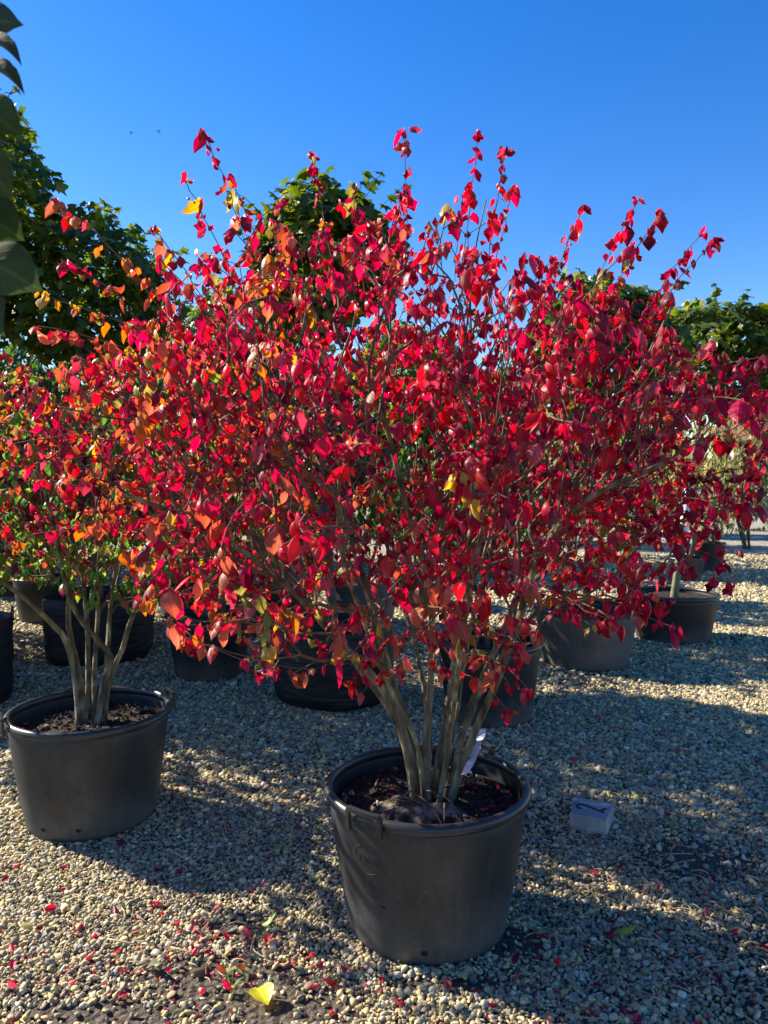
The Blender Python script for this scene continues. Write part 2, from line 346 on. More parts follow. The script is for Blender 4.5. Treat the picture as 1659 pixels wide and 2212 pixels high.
PATCHES = [(ground(470, 2120), 0.30, 0.13), (ground(590, 2180), 0.30, 0.09), (ground(1110, 2040), 0.12, 0.10), (ground(960, 2130), 0.2, 0.04), (ground(230, 2195), 0.25, 0.06), (ground(1500, 1860), .28, .18), (ground(520, 2010), .16, .05)]
def gravel():
    P = []; S = []
    for y0, y1, sp, sc in ((1.2, 3.2, 0.0097, 0.65), (3.2, 5.2, 0.0135, 0.9), (5.2, 8.5, 0.020, 1.2), (8.5, 14.0, 0.036, 1.9)):
        ys = np.arange(y0, y1, sp)
        for y in ys:
            w = 0.55 * y + 0.55
            xs = np.arange(-w, w, sp)
            p = np.stack([xs + rng.uniform(-.6, .6, len(xs)) * sp, y + rng.uniform(-.6, .6, len(xs)) * sp, np.zeros(len(xs))], 1)
            P.append(p); S.append(np.full(len(xs), sc))
    P = np.concatenate(P); S = np.concatenate(S)
    keep = np.ones(len(P), bool)
    for c, a, b in PATCHES:
        q = ((P[:, 0] - c[0]) / a) ** 2 + ((P[:, 1] - c[1]) / b) ** 2
        keep &= ~((q < 1) & (rng.random(len(P)) > 0.08 + 0.75 * np.clip(q, 0, 1) ** 1.5))
    worn = np.sin(P[:, 0] * 2.3 + 1.7 * np.sin(P[:, 1] * 1.9 + .6)) + np.sin(P[:, 1] * 4.1 + 1.2 * np.sin(P[:, 0] * 3.3))
    keep &= rng.random(len(P)) > np.clip((worn - .9) * .5, 0, .45)
    P = P[keep]; S = S[keep]; n = len(P)
    # gentle unevenness in how deep the stones lie
    und = 0.004 * np.sin(P[:, 0] * 5.1 + 1.3 * np.sin(P[:, 1] * 3.7)) + 0.003 * np.sin(P[:, 1] * 9 + P[:, 0] * 3)
    siz = 0.0086 * S * np.clip(rng.lognormal(0, 0.38, n), 0.4, 2.4)
    P[:, 2] = 0.003 + und * 0.5 + rng.uniform(-0.006, 0.0075, n)
    asp = np.stack([rng.uniform(1.0, 1.5, n), rng.uniform(0.75, 1.05, n), rng.uniform(0.5, 0.85, n)], 1)
    scl = asp * siz[:, None]
    rot = np.stack([rng.normal(0, .5, n), rng.normal(0, .5, n), rng.uniform(0, 6.28, n)], 1)
    pal = np.array([(.40, .345, .225), (.47, .415, .29), (.30, .27, .21), (.21, .20, .18), (.55, .52, .44), (.44, .33, .17), (.36, .26, .19), (.13, .125, .115), (.35, .35, .32), (.48, .43, .21)])
    pr = np.array([.2, .16, .15, .11, .08, .08, .07, .05, .06, .04])
    c = pal[rng.choice(len(pal), n, p=pr / pr.sum())] * rng.uniform(.65, 1.4, (n, 1)) * [1.05, 1.0, .80]
    me = bpy.data.meshes.new('gravel'); me.vertices.add(n); me.vertices.foreach_set('co', P.astype(np.float32).ravel())
    for nm, arr in (('rot', rot), ('scl', scl)):
        a = me.attributes.new(nm, 'FLOAT_VECTOR', 'POINT'); a.data.foreach_set('vector', arr.astype(np.float32).ravel())
    a = me.attributes.new('col', 'FLOAT_COLOR', 'POINT'); cc = np.ones((n, 4), np.float32); cc[:, :3] = c; a.data.foreach_set('color', cc.ravel())
    a = me.attributes.new('pick', 'INT', 'POINT'); a.data.foreach_set('value', rng.integers(0, 5, n).astype(np.int32))
    me.update()
    o = tag(link('gravel', me), 'beige and grey rounded pea gravel covering the nursery yard', 'gravel', kind='stuff')
    ng = bpy.data.node_groups.new('pebbles', 'GeometryNodeTree')
    ng.interface.new_socket('Geometry', in_out='INPUT', socket_type='NodeSocketGeometry')
    ng.interface.new_socket('Geometry', in_out='OUTPUT', socket_type='NodeSocketGeometry')
    nd = ng.nodes; lk = ng.links
    gi = nd.new('NodeGroupInput'); go = nd.new('NodeGroupOutput')
    g2i = nd.new('GeometryNodeGeometryToInstance')
    for k in range(5):
        ico = nd.new('GeometryNodeMeshIcoSphere'); ico.inputs['Radius'].default_value = 1.0; ico.inputs['Subdivisions'].default_value = 2
        pos = nd.new('GeometryNodeInputPosition')
        ad = nd.new('ShaderNodeVectorMath'); ad.operation = 'ADD'; ad.inputs[1].default_value = (k * 7.3, k * 3.1, k * 5.7)
        lk.new(pos.outputs[0], ad.inputs[0])
        nz = nd.new('ShaderNodeTexNoise'); nz.inputs['Scale'].default_value = 0.85; nz.inputs['Detail'].default_value = 1.5
        lk.new(ad.outputs[0], nz.inputs['Vector'])
        sb = nd.new('ShaderNodeVectorMath'); sb.operation = 'SUBTRACT'; sb.inputs[1].default_value = (.5, .5, .5); lk.new(nz.outputs['Color'], sb.inputs[0])
        sc = nd.new('ShaderNodeVectorMath'); sc.operation = 'SCALE'; sc.inputs['Scale'].default_value = 1.5; lk.new(sb.outputs[0], sc.inputs[0])
        st = nd.new('GeometryNodeSetPosition'); lk.new(ico.outputs['Mesh'], st.inputs['Geometry']); lk.new(sc.outputs[0], st.inputs['Offset'])
        sm = nd.new('GeometryNodeSetShadeSmooth'); lk.new(st.outputs[0], sm.inputs['Geometry'])
        mt = nd.new('GeometryNodeSetMaterial'); mt.inputs['Material'].default_value = M['pebble']; lk.new(sm.outputs[0], mt.inputs['Geometry'])
        lk.new(mt.outputs[0], g2i.inputs[0])
    iop = nd.new('GeometryNodeInstanceOnPoints'); iop.inputs['Pick Instance'].default_value = True
    lk.new(gi.outputs[0], iop.inputs['Points']); lk.new(g2i.outputs[0], iop.inputs['Instance'])
    def na(name, typ):
        q = nd.new('GeometryNodeInputNamedAttribute'); q.data_type = typ; q.inputs['Name'].default_value = name
        return [x for x in q.outputs if x.enabled and x.name == 'Attribute'][0]
    lk.new(na('rot', 'FLOAT_VECTOR'), iop.inputs['Rotation']); lk.new(na('scl', 'FLOAT_VECTOR'), iop.inputs['Scale'])
    lk.new(na('pick', 'INT'), iop.inputs['Instance Index'])
    lk.new(iop.outputs[0], go.inputs[0])
    md = o.modifiers.new('pebbles', 'NODES'); md.node_group = ng
gravel()

# ------------------------------------------------------------------ leaf shapes
def leaf_proto(rows, cols, curl, fold, width=0.5, roll=0.0, seed=0, tipx=1.0, wavy=0.0):
    """unit-length blade: leaves along +x, bends towards -z; returns verts, tris, per-vertex shade"""
    r = np.random.default_rng(seed)
    V = [(0, 0, 0)]; C = [1.05]; U = [(0, 0, 0)]
    half = cols // 2
    # centre line
    ts = np.linspace(0, 1, rows + 1); pts = []
    x = z = 0.0; ang = 0.25
    for i in range(rows + 1):
        pts.append((x, z, ang))
        step = 1.0 / rows
        ang -= curl / rows
        x += math.cos(ang) * step; z += math.sin(ang) * step
    for i in range(1, rows):
        t = ts[i]
        w = width * (math.sin(math.pi * min(1, t * 1.02) ** 0.78) ** 0.85) * 0.5 * (1 if t < 0.8 else 1 - (t - .8) * 1.4)
        cx, cz, an = pts[i]
        nx, nz = -math.sin(an), math.cos(an)
        for k in range(-half, half + 1):
            q = k / half
            y = q * w * (1 - 0.18 * abs(fold) * abs(q))
            drop = -fold * abs(q) ** 1.3 * w + wavy * (r.random() - .5) * abs(q)
            V.append((cx + nx * drop, y + roll * t * t * 0.3, cz + nz * drop))
            C.append(1.08 if k == 0 else (1.0 if abs(q) < .8 else 0.92)); U.append((t, q, 0))
    V.append((pts[-1][0], roll * 0.3, pts[-1][1])); C.append(0.9); U.append((1, 0, 0))
    T = []
    for k in range(cols - 1): T.append((0, 1 + k, 2 + k))
    for i in range(rows - 2):
        a = 1 + i * cols; b = a + cols
        for k in range(cols - 1): T += [(a + k, b + k, b + k + 1), (a + k, b + k + 1, a + k + 1)]
    a = 1 + (rows - 2) * cols; tip = len(V) - 1
    for k in range(cols - 1): T.append((a + k, tip, a + k + 1))
    return np.array(V, float), np.array(T, int)[:, ::-1], np.array(C, float), np.array(U, float)

AUT = [leaf_proto(6, 3, c, f, w, ro, i, wavy=.05) for i, (c, f, w, ro) in enumerate([(1.0, .4, .58, .2), (1.7, .75, .66, -.3), (2.3, .95, .66, .3), (2.9, 1.15, .66, -.2), (1.5, 1.0, .58, .5), (3.6, .9, .58, 0), (0.6, .3, .56, -.3)])]
AUT_HI = [leaf_proto(10, 5, c, f, w, ro, i, wavy=.03) for i, (c, f, w, ro) in enumerate([(1.0, .4, .58, .2), (1.7, .75, .66, -.3), (2.3, .95, .66, .3), (2.9, 1.15, .66, -.2), (1.5, 1.0, .58, .5), (3.6, .9, .58, 0), (0.6, .3, .56, -.3)])]
AUT_P = [.13, .2, .24, .18, .13, .07, .05]
OVAL = [leaf_proto(4, 3, c, .5, .5, ro, i) for i, (c, ro) in enumerate([(.5, .2), (1.0, -.3), (1.6, .2)])]
SLIM = [leaf_proto(4, 3, c, .5, .36, ro, i) for i, (c, ro) in enumerate([(.8, .2), (1.5, -.3), (2.0, .2)])]

def maple_proto(seed):
    r = np.random.default_rng(seed)
    out = []
    lob = [(-2.55, .42), (-1.95, .62), (-1.55, .40), (-1.05, .88), (-.80, .62), (-.52, .60), (-.28, .80), (0, 1.0), (.28, .80), (.52, .60), (.80, .62), (1.05, .88), (1.55, .40), (1.95, .62), (2.55, .42)]
    V = [(0.33, 0, 0.0)]; C = [1.1]
    for a, q in lob:
        x = 0.36 + math.cos(a) * q * .62; y = math.sin(a) * q * .62
        z = -0.25 * (x - .3) ** 2 - 0.35 * abs(y) ** 1.5 + (r.random() - .5) * .08
        V.append((x, y, z)); C.append(0.95)
    T = [(0, i, i + 1) for i in range(1, len(lob))] + [(0, len(lob), 1)]
    return np.array(V, float), np.array(T, int), np.array(C, float), np.tile([.06, .5, 0], (len(V), 1))
MAPLE = [maple_proto(i) for i in range(4)]

PROTO_MESH = {}
def proto_mesh(key, protos, mat):
    if key not in PROTO_MESH:
        PROTO_MESH[key] = [mesh_tris('leaf', p[0], p[1], mat, p[2][:, None], luv=p[3]) for p in protos]
    return PROTO_MESH[key]

def frames(X, Zhint):
    X = X / np.linalg.norm(X, axis=1, keepdims=True)
    Y = np.cross(Zhint, X); Y /= np.maximum(np.linalg.norm(Y, axis=1, keepdims=True), 1e-6)
    Z = np.cross(X, Y)
    return np.stack([X, Y, Z], 2)

def leaves(root, protos, hi, key, pid, Mx, T, scale, col, mat, nparts, name='foliage'):
    """the nparts leaves that show largest become single leaf objects, the rest one foliage part"""
    loc = np.array(root.location)
    Mx = Mx.copy(); rv = np.random.default_rng(len(T)); Mx[:, :, 1] *= rv.uniform(.75, 1.25, (len(T), 1)); Mx[:, :, 2] *= rv.uniform(.8, 1.3, (len(T), 1))
    dist = np.linalg.norm(T - np.array([0, 0, CAM_H]), axis=1)
    order = np.argsort(-scale / dist)
    inview = (np.abs(T[:, 0]) < 0.53 * T[:, 1] + .02) & (T[:, 1] > 0.3)
    order = order[inview[order]]
    part = np.zeros(len(T), bool); part[order[:nparts]] = True
    pm = proto_mesh(key, hi, mat)
    for i in np.nonzero(part)[0]:
        o = bpy.data.objects.new('leaf', pm[pid[i]]); COL.objects.link(o); o.parent = root
        m = Matrix(((Mx[i] * scale[i]).tolist())).to_4x4(); m.translation = Vector(T[i] - loc)
        o.matrix_local = m; o.color = (*col[i], 1)
    Vs = []; Ts = []; Cs = []; Us = []; off = 0
    for k, (pv, pt, pc, pu) in enumerate(protos):
        ix = np.nonzero((pid == k) & ~part)[0]
        if not len(ix): continue
        v = np.einsum('nij,vj->nvi', Mx[ix] * scale[ix][:, None, None], pv) + (T[ix] - loc)[:, None, :]
        Vs.append(v.reshape(-1, 3))
        Ts.append((pt[None] + (np.arange(len(ix)) * len(pv))[:, None, None] + off).reshape(-1, 3))
        Cs.append((col[ix][:, None, :] * pc[None, :, None]).reshape(-1, 3)); off += len(ix) * len(pv)
        Us.append(np.tile(pu, (len(ix), 1)))
    if Vs:
        me = mesh_tris(name, np.concatenate(Vs), np.concatenate(Ts), mat, np.concatenate(Cs), luv=np.concatenate(Us))
        tag(link(name, me, root), kind='stuff')

# ------------------------------------------------------------------ woody growth
class Wood:
    """branches grown from hand-placed stems towards points in the crown"""
    def __init__(s, base, stems, node=0.06):
        s.P = []; s.par = []; s.path = []; s.dirs = []; s.stem = []; s.rad = {}
        s.nst = len(stems)
        for si, (pts, r0, r1) in enumerate(stems):
            pts = [np.array(p, float) for p in pts]
            # smooth the control polyline
            fine = []
            m = len(pts)
            for i in range(m - 1):
                p0, p1, p2, p3 = pts[max(i - 1, 0)], pts[i], pts[i + 1], pts[min(i + 2, m - 1)]
                L = np.linalg.norm(p2 - p1); k = max(2, int(L / node))
                for j in range(k):
                    t = j / k
                    fine.append(0.5 * ((2 * p1) + (-p0 + p2) * t + (2 * p0 - 5 * p1 + 4 * p2 - p3) * t * t + (-p0 + 3 * p1 - 3 * p2 + p3) * t ** 3))
            fine.append(pts[-1])
            prev = -1; path = 0
            for i, p in enumerate(fine):
                d = fine[min(i + 1, len(fine) - 1)] - fine[max(i - 1, 0)]; d = d / np.linalg.norm(d)
                if prev >= 0: path += np.linalg.norm(p - s.P[prev])
                s.P.append(p); s.par.append(prev); s.path.append(path); s.dirs.append(d); s.stem.append(si)
                q = i / (len(fine) - 1); s.rad[len(s.P) - 1] = r0 + (r1 - r0) * q ** 0.8
                prev = len(s.P) - 1
        s.nstem = len(s.P); s.free = set()
    def add(s, parent, p):
        d = p - s.P[parent]; L = np.linalg.norm(d)
        s.P.append(p); s.par.append(parent); s.path.append(s.path[parent] + L); s.dirs.append(d / max(L, 1e-6)); s.stem.append(s.stem[parent])
        return len(s.P) - 1
    def grow(s, targets, bf=0.3, step=0.05, skip=0.25, sag=0.0):
        n = len(s.P); cap = n + 16
        A = np.zeros((cap, 3)); B = np.zeros((cap, 3)); C = np.zeros(cap); A[:n] = s.P; B[:n] = s.dirs; C[:n] = s.path
        for t in targets:
            m = len(s.P)
            if m > cap - 200:
                A, B, C = (np.concatenate([q, np.zeros((cap + 400,) + q.shape[1:])]) for q in (A, B, C)); cap = len(A)
            if m > n:
                A[n:m] = s.P[n:m]; B[n:m] = s.dirs[n:m]; C[n:m] = s.path[n:m]; n = m
            dv = t - A[:n]; L = np.sqrt((dv * dv).sum(1))
            cosang = np.einsum('ij,ij->i', dv, B[:n]) / np.maximum(L, 1e-5)
            cost = L * (1.45 - 0.6 * cosang) + bf * C[:n] + np.where(C[:n] < skip, 5, 0)
            j = int(np.argmin(cost)); Lj = L[j]
            k = max(1, int(round(Lj / step)))
            p0 = A[j].copy(); d0 = B[j]; c = p0 + d0 * Lj * 0.4
            prev = j
            for i in range(1, k + 1):
                q = i / k
                p = (1 - q) ** 2 * p0 + 2 * q * (1 - q) * c + q * q * t
                p = p + rng.normal(0, 0.004, 3) * (i < k)
                p[2] -= sag * math.sin(q * math.pi) * Lj
                prev = s.add(prev, p)
    def shoot(s, tip, frm, step=0.045):
        """a straight young shoot that ends at tip"""
        s.grow([frm], bf=0.15)
        prev = len(s.P) - 1; L = np.linalg.norm(tip - frm); k = max(2, int(L / step))
        for i in range(1, k + 1):
            q = i / k
            p = frm + (tip - frm) * q; p = p + rng.normal(0, 0.003, 3)
            p[2] += 0.03 * math.sin(q * math.pi)
            prev = s.add(prev, p)
            s.free.add(prev)
    def finish(s, rtip=0.0014, expo=0.42):
        n = len(s.P); s.P = np.array(s.P); s.par = np.array(s.par); s.dirs = np.array(s.dirs)
        tips = np.zeros(n); haschild = np.zeros(n, bool)
        for i in range(n - 1, -1, -1):
            if not haschild[i]: tips[i] = max(tips[i], 1)
            if s.par[i] >= 0: tips[s.par[i]] += tips[i]; haschild[s.par[i]] = True
        s.tips = tips
        s.r = rtip * tips ** expo
        for i, v in s.rad.items(): s.r[i] = max(v, min(s.r[i], v * 1.1))
        for i in range(s.nstem, n):
            s.r[i] = min(s.r[i], s.r[s.par[i]] * 0.92 if s.par[i] >= 0 else s.r[i])
            s.r[i] = max(s.r[i], rtip * .8)
        kids = [[] for _ in range(n)]
        for i in range(n):
            if s.par[i] >= 0: kids[s.par[i]].append(i)
        s.kids = kids
    def build(s, root, mat_stem, mat_twig, stem_name='stem', sides=12, jit=0.24):
        loc = np.array(root.location); n = len(s.P)
        stems = {}
        for si in range(s.nst):
            ix = [i for i in range(s.nstem) if s.stem[i] == si]
            b = MB(); b.tube([s.P[i] - loc for i in ix], [s.r[i] for i in ix], sides, True, jit, si)
            stems[si] = b.build(stem_name, mat_stem, root, smooth=True)
        bs = {si: MB() for si in range(s.nst)}
        done = np.zeros(n, bool)
        for i in range(s.nstem, n):
            if done[i]: continue
            chain = [s.par[i], i]; done[i] = True; c = i
            while s.kids[c]:
                c = max(s.kids[c], key=lambda q: s.tips[q])
                if done[c]: break
                chain.append(c); done[c] = True
            rr = [s.r[q] for q in chain]; rr[0] = rr[1]
            mx = rr[1]
            bs[s.stem[i]].tube([s.P[q] - loc for q in chain], rr, 6 if mx > .004 else 4, False, 0.1 if mx > .004 else 0, i)
        for si, b in bs.items():
            if b.V: tag(b.build('branches', mat_twig, stems[si], smooth=True), kind='stuff')
    def leaf_sites(s, rmax=0.004):
        ix = np.array([i for i in range(s.nstem, len(s.P)) if s.r[i] < rmax])
        return s.P[ix], s.dirs[ix], ix

def unit(v): return v / np.maximum(np.linalg.norm(v, axis=-1, keepdims=True), 1e-9)

def hanging_pairs(P, D, seed, per=2, pitch=(0.45, 1.5), fwd=0.35):
    """opposite pairs of leaves that hang from the twig"""
    r = np.random.default_rng(seed); n = len(P)
    up = np.array([0, 0, 1.0])
    side = np.cross(D, up); bad = np.linalg.norm(side, axis=1) < .25
    side[bad] += r.normal(0, 1, (bad.sum(), 3)) * [1, 1, .1]
    side = unit(side)
    X = []; T = []
    for k in range(per):
        sg = 1 if k % 2 == 0 else -1
        a = r.uniform(-.7, .7, n)
        up2 = unit(np.cross(side, D))
        v = side * sg * np.cos(a)[:, None] + up2 * np.sin(a)[:, None] * .6 + D * (fwd + r.normal(0, .2, n))[:, None]
        v[:, 2] *= .5
        v = unit(v + r.normal(0, .15, (n, 3)))
        pt = r.uniform(*pitch, n)
        h = unit(v * [1, 1, 0] + 1e-4)
        X.append(h * np.cos(pt)[:, None] - up * np.sin(pt)[:, None]); T.append(P + r.normal(0, .006, (n, 3)) + v * .008)
    X = np.concatenate(X); T = np.concatenate(T)
    Z = unit(np.stack([-X[:, 0] * X[:, 2], -X[:, 1] * X[:, 2], 1 - X[:, 2] ** 2], 1) + r.normal(0, .22, X.shape))
    return frames(X, Z), T

def clusters_on(w, P, D, ix, seed):
    """leaf whorls at the twig ends, pairs along the last stretch, bare wood further in"""
    r = np.random.default_rng(seed)
    end = np.array([len(w.kids[i]) == 0 for i in ix]); young = np.array([w.tips[i] <= 1 for i in ix])
    free = np.array([i in w.free for i in ix])
    sel = end | (young & (r.random(len(ix)) < .8)) | (~young & (r.random(len(ix)) < .55)) | (free & (r.random(len(ix)) < .7))
    a = hanging_pairs(P[sel], D[sel], seed, per=2)
    b = hanging_pairs(P[end], unit(D[end] + r.normal(0, .5, (end.sum(), 3))), seed + 1, per=3)
    f = free & (r.random(len(ix)) < .5)
    c = hanging_pairs(P[f], unit(D[f] + r.normal(0, .6, (f.sum(), 3))), seed + 2, per=3)
    return np.concatenate([a[0], b[0], c[0]]), np.concatenate([a[1], b[1], c[1]])

def crown_points(n, c, rx, ry, rzu, rzd, seed, inner=0.35, power=0.55):
    r = np.random.default_rng(seed); out = []
    while len(out) < n:
        v = r.normal(0, 1, 3); v /= np.linalg.norm(v)
        q = inner + (1 - inner) * r.random() ** power
        wob = 1 + .10 * math.sin(v[0] * 5 + seed) + .08 * math.sin(v[2] * 7 + v[1] * 4 + seed)
        q *= wob
        out.append((c[0] + v[0] * rx * q, c[1] + v[1] * ry * q, c[2] + v[2] * (rzu if v[2] > 0 else rzd) * q))
    return np.array(out)

PAL = {k: np.array(v) for k, v in dict(crimson=(.36, .007, .036), scarlet=(.42, .018, .026), rose=(.36, .06, .08), wine=(.17, .010, .028), brick=(.29, .07, .048), coral=(.42, .12, .085), orange=(.33, .10, .035), amber=(.38, .20, .045), lime=(.17, .20, .04), green=(.075, .13, .028), olive=(.19, .155, .045), dusk=(.15, .025, .04)).items()}
def twig_cells(T, size=.13):
    c = np.floor(T / size + .37).astype(np.int64)
    return (c[:, 0] * 73856093 ^ c[:, 1] * 19349663 ^ c[:, 2] * 83492791) % 4096
def coherent(col, T, r, share=.62):
    """most leaves of one twig turn the same colour"""
    h = twig_cells(T); lead = {}
    for i, k in enumerate(h): lead.setdefault(int(k), i)
    li = np.array([lead[int(k)] for k in h]); take = r.random(len(T)) < share
    out = col.copy(); out[take] = col[li[take]] * r.uniform(.8, 1.2, (take.sum(), 1))
    return out
def pick_cols(names_w, n, r):
    names = list(names_w); w = np.array([names_w[k] for k in names], float)
    c = np.array([PAL[k] for k in names])[r.choice(len(names), n, p=w / w.sum())]
    return c * r.uniform(.75, 1.2, (n, 1))

# ------------------------------------------------------------------ pots
def soil_part(root, rad, z, seed, crumbs=0, mound=0.0):
    r = random.Random(seed); V = [(0, 0, z + mound)]; F = []; rings = 12; n = 40
    for i in range(1, rings + 1):
        q = i / rings
        for k in range(n):
            a = 2 * math.pi * k / n
            V.append((rad * q * math.cos(a), rad * q * math.sin(a), z + mound * (1 - q * q) + r.uniform(-.008, .008)))
    for k in range(n): F.append((0, 1 + k, 1 + (k + 1) % n))
    for i in range(rings - 1):
        for k in range(n):
            a = 1 + i * n; k2 = (k + 1) % n
            F.append((a + k, a + n + k, a + n + k2, a + k2))
    b = MB(); b.add(V, F); b.build('soil', M['soil'], root, smooth=True)
    if crumbs:
        b = MB()
        for _ in range(crumbs):
            a = r.uniform(0, 6.28); q = rad * math.sqrt(r.random()) * .97
            s = r.choice((.003, .004, .005, .008)); e = Euler((r.uniform(0, 6), r.uniform(0, 6), r.uniform(0, 6))).to_matrix()
            b.box((q * math.cos(a), q * math.sin(a), z + mound * (1 - (q / rad) ** 2) + .004), (s * 2, s * r.uniform(.7, 1.6), s), e)
        tag(b.build('soil_crumbs', M['perlite'], root), kind='stuff')

def text_mesh(body, size, mat, thick=0.0, bold=0.0):
    cu = bpy.data.curves.new('lettering', 'FONT'); cu.body = body; cu.size = size; cu.align_x = 'CENTER'; cu.align_y = 'CENTER'
    cu.extrude = thick; cu.offset = bold; cu.resolution_u = 3
    o = bpy.data.objects.new('lettering', cu); COL.objects.link(o)
    bpy.context.view_layer.update()
    me = bpy.data.meshes.new_from_object(o.evaluated_get(bpy.context.evaluated_depsgraph_get()))
    bpy.data.objects.remove(o); bpy.data.curves.remove(cu)
    me.materials.clear(); me.materials.append(mat)
    return me

def make_pot(cx, cy, D, H, label, mat='pot', handle=None, base=0.77, soil_z=0.075, crumbs=0, seed=0, emboss=None, holes=(), mound=0.0, group='black plastic plant pots', rimmat='rim', tilt=(0, 0), segs=72, soil=True, handle_h=0.016):
    root = empty('plant_pot', (cx, cy, 0), label, 'pot', group)
    root.rotation_euler = (tilt[0], tilt[1], 0)
    Ro = D / 2; Rw = Ro - 0.018
    zt = H - 0.018
    b = MB()
    def wob(a, z, i): return 0.0015 * math.sin(2 * a + seed) + .001 * math.sin(5 * a + z * 9)
    prof = [(Ro * base * .55, 0.004), (Ro * base * .93, 0.004), (Ro * base * .985, 0.010), (Ro * base, 0.03)]
    for i in range(1, 9): prof.append((Ro * base + (Rw - Ro * base) * (i / 8) ** .9, 0.03 + (zt - .03) * i / 8))
    prof += [(Rw - .005, zt + .004), (Rw - .009, zt)]
    for i in range(1, 5): prof.append((Rw - .009 - .012 * i / 4, zt - 0.035 * i))
    b.lathe(prof, segs, wob)
    b.cap(Ro * base * .55, 0.004, segs, False)
    body = b.build('body', M[mat], root, smooth=True)
    b = MB(); rp = []
    for k in range(13):
        a = -math.pi / 2 + 2 * math.pi * k / 12
        rp.append((Rw - .001 + .016 * math.cos(a) - .001, zt + .002 + .019 * math.sin(a)))
    b.lathe(rp, segs, wob); b.build('rim', M[rimmat], root, smooth=True)
    if soil: soil_part(root, Rw - .022, H - soil_z, seed, crumbs, mound)
    if handle is not None:
        for s in (0, math.pi):
            a0 = handle + s; span = 0.115 / Ro / 2
            b = MB()
            top = zt + .019 + handle_h
            arc = [a0 + span * (k / 6 - .5) * 2 for k in range(7)]
            b.sweep_rect([((Ro + .006) * math.cos(a), (Ro + .006) * math.sin(a), top) for a in arc], .015, .016)
            for e in (arc[0], arc[-1]):
                rad = Vector((math.cos(e), math.sin(e), 0))
                b.sweep_rect([rad * (Ro + .006) + Vector((0, 0, top)), rad * (Ro + .008) + Vector((0, 0, zt + .01)), rad * (Ro + .004) + Vector((0, 0, zt - .03))], .016, .012, rad)
            b.build('handle', M['rim'], root, bevel=.002)
    for (ha, hz) in holes:
        rr = Ro * base + (Rw - Ro * base) * ((hz - .03) / (zt - .03) if hz > .03 else 0) + .0015
        b = MB(); e = Matrix.Rotation(ha, 3, 'Z')
        V = [e @ Vector((rr, .011 * math.cos(t * math.pi / 5), hz + .008 * math.sin(t * math.pi / 5))) for t in range(10)]
        b.add(V, [tuple(range(10))]); b.build('drain_hole', M['black'], root)  # flat disc, no recess: the hole's shade is put into its colour
    if emboss:
        txt, ea, ez = emboss
        me = text_mesh(txt, 0.034, M[mat], 0.0006)
        rr = Ro * base + (Rw - Ro * base) * ((ez - .03) / (zt - .03)) ** .9
        slope = (Rw - Ro * base) / (zt - .03)
        def wrap(x, y, z): return ((rr + y * slope + z + .0003) * math.cos(ea + x / rr), (rr + y * slope + z + .0003) * math.sin(ea + x / rr), ez + y)
        for v in me.vertices: v.co = wrap(v.co.x, v.co.y, v.co.z)
        link('embossed_number', me, root)
        b = MB(); b.tube([wrap(.046 * math.cos(t * math.pi / 16), .046 * math.sin(t * math.pi / 16), 0) for t in range(33)], .0008, 5, False)
        b.build('embossed_ring', M[mat], root, smooth=True)
    return root

def make_bag(cx, cy, D, H, label, seed=0, straps=(2.4, -0.7)):
    root = empty('grow_bag', (cx, cy, 0), label, 'grow bag', 'black fabric grow bags')
    r = random.Random(seed); ph = [r.uniform(0, 6.28) for _ in range(6)]
    Ro = D / 2
    def wob(a, z, i):
        return .010 * math.sin(3 * a + ph[0]) + .006 * math.sin(7 * a + ph[1] + z * 6) + .004 * math.sin(z * 31 + 3.2 * math.sin(a * 2 + ph[2])) * math.sin(a * 3 + ph[4]) + .0025 * math.sin(z * 90 + 4 * math.sin(a * 3 + ph[3]))
    prof = [(Ro * .5, 0.004), (Ro * .86, 0.005), (Ro * .94, .02), (Ro * .97, .06)] + [(Ro * (.98 + .02 * math.sin(i / 24 * math.pi)), .06 + (H - .06) * i / 24) for i in range(1, 25)]
    prof += [(Ro - .012, H + .004), (Ro - .02, H - .01), (Ro - .03, H - .08)]
    b = MB(); b.lathe(prof, 72, wob); b.cap(Ro * .5, .004, 72, False); b.build('body', M['bag'], root, smooth=True)
    soil_part(root, Ro - .03, H - .05, seed)
    for a0 in straps:
        b = MB(); P = []
        for k in range(9):
            t = k / 8 * math.pi; a = a0 + (k / 8 - .5) * .32
            P.append(((Ro + .012) * math.cos(a), (Ro + .012) * math.sin(a), H - .03 + .075 * math.sin(t)))
        b.sweep_rect(P, .006, .028); b.build('strap', M['bag'], root)
    return root

main_pot = make_pot(.143, 2.43, .686, .47, 'black plastic pot with net-wrapped root ball, holding the largest red bush', 'pot', R(-126), crumbs=700, seed=1, emboss=('130 L', R(-129), .325), holes=((R(-150), .06), (R(-95), .055), (R(-120), .19)), mound=.01)
left_pot = make_pot(-1.265, 3.19, .69, .475, 'black plastic pot with looped handles, holding the bush with green lower leaves', 'pot', R(-148), crumbs=600, seed=2, emboss=('130 L', R(-158), .33), holes=((R(-112), .055), (R(-80), .06)))
make_bag(-2.32, 6.05, .84, .52, 'black fabric grow bag behind the pot with the green-leaved stems', 3, (2.75, -.6))
potD = make_pot(-1.29, 5.50, .65, .47, 'dark plastic pot holding a dark thick-stemmed green shrub beside two grow bags', 'potdark', R(160), seed=4)
make_bag(-.33, 4.95, .80, .50, 'wrinkled black grow bag standing right behind the largest red bush', 6, (1.2, -2.2))
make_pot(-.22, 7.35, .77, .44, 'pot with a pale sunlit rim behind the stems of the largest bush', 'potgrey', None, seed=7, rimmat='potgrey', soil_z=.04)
make_pot(.64, 4.52, .66, .48, 'empty-looking dark pot tucked behind the drooping right twigs of the largest bush', 'potdark', None, seed=8)
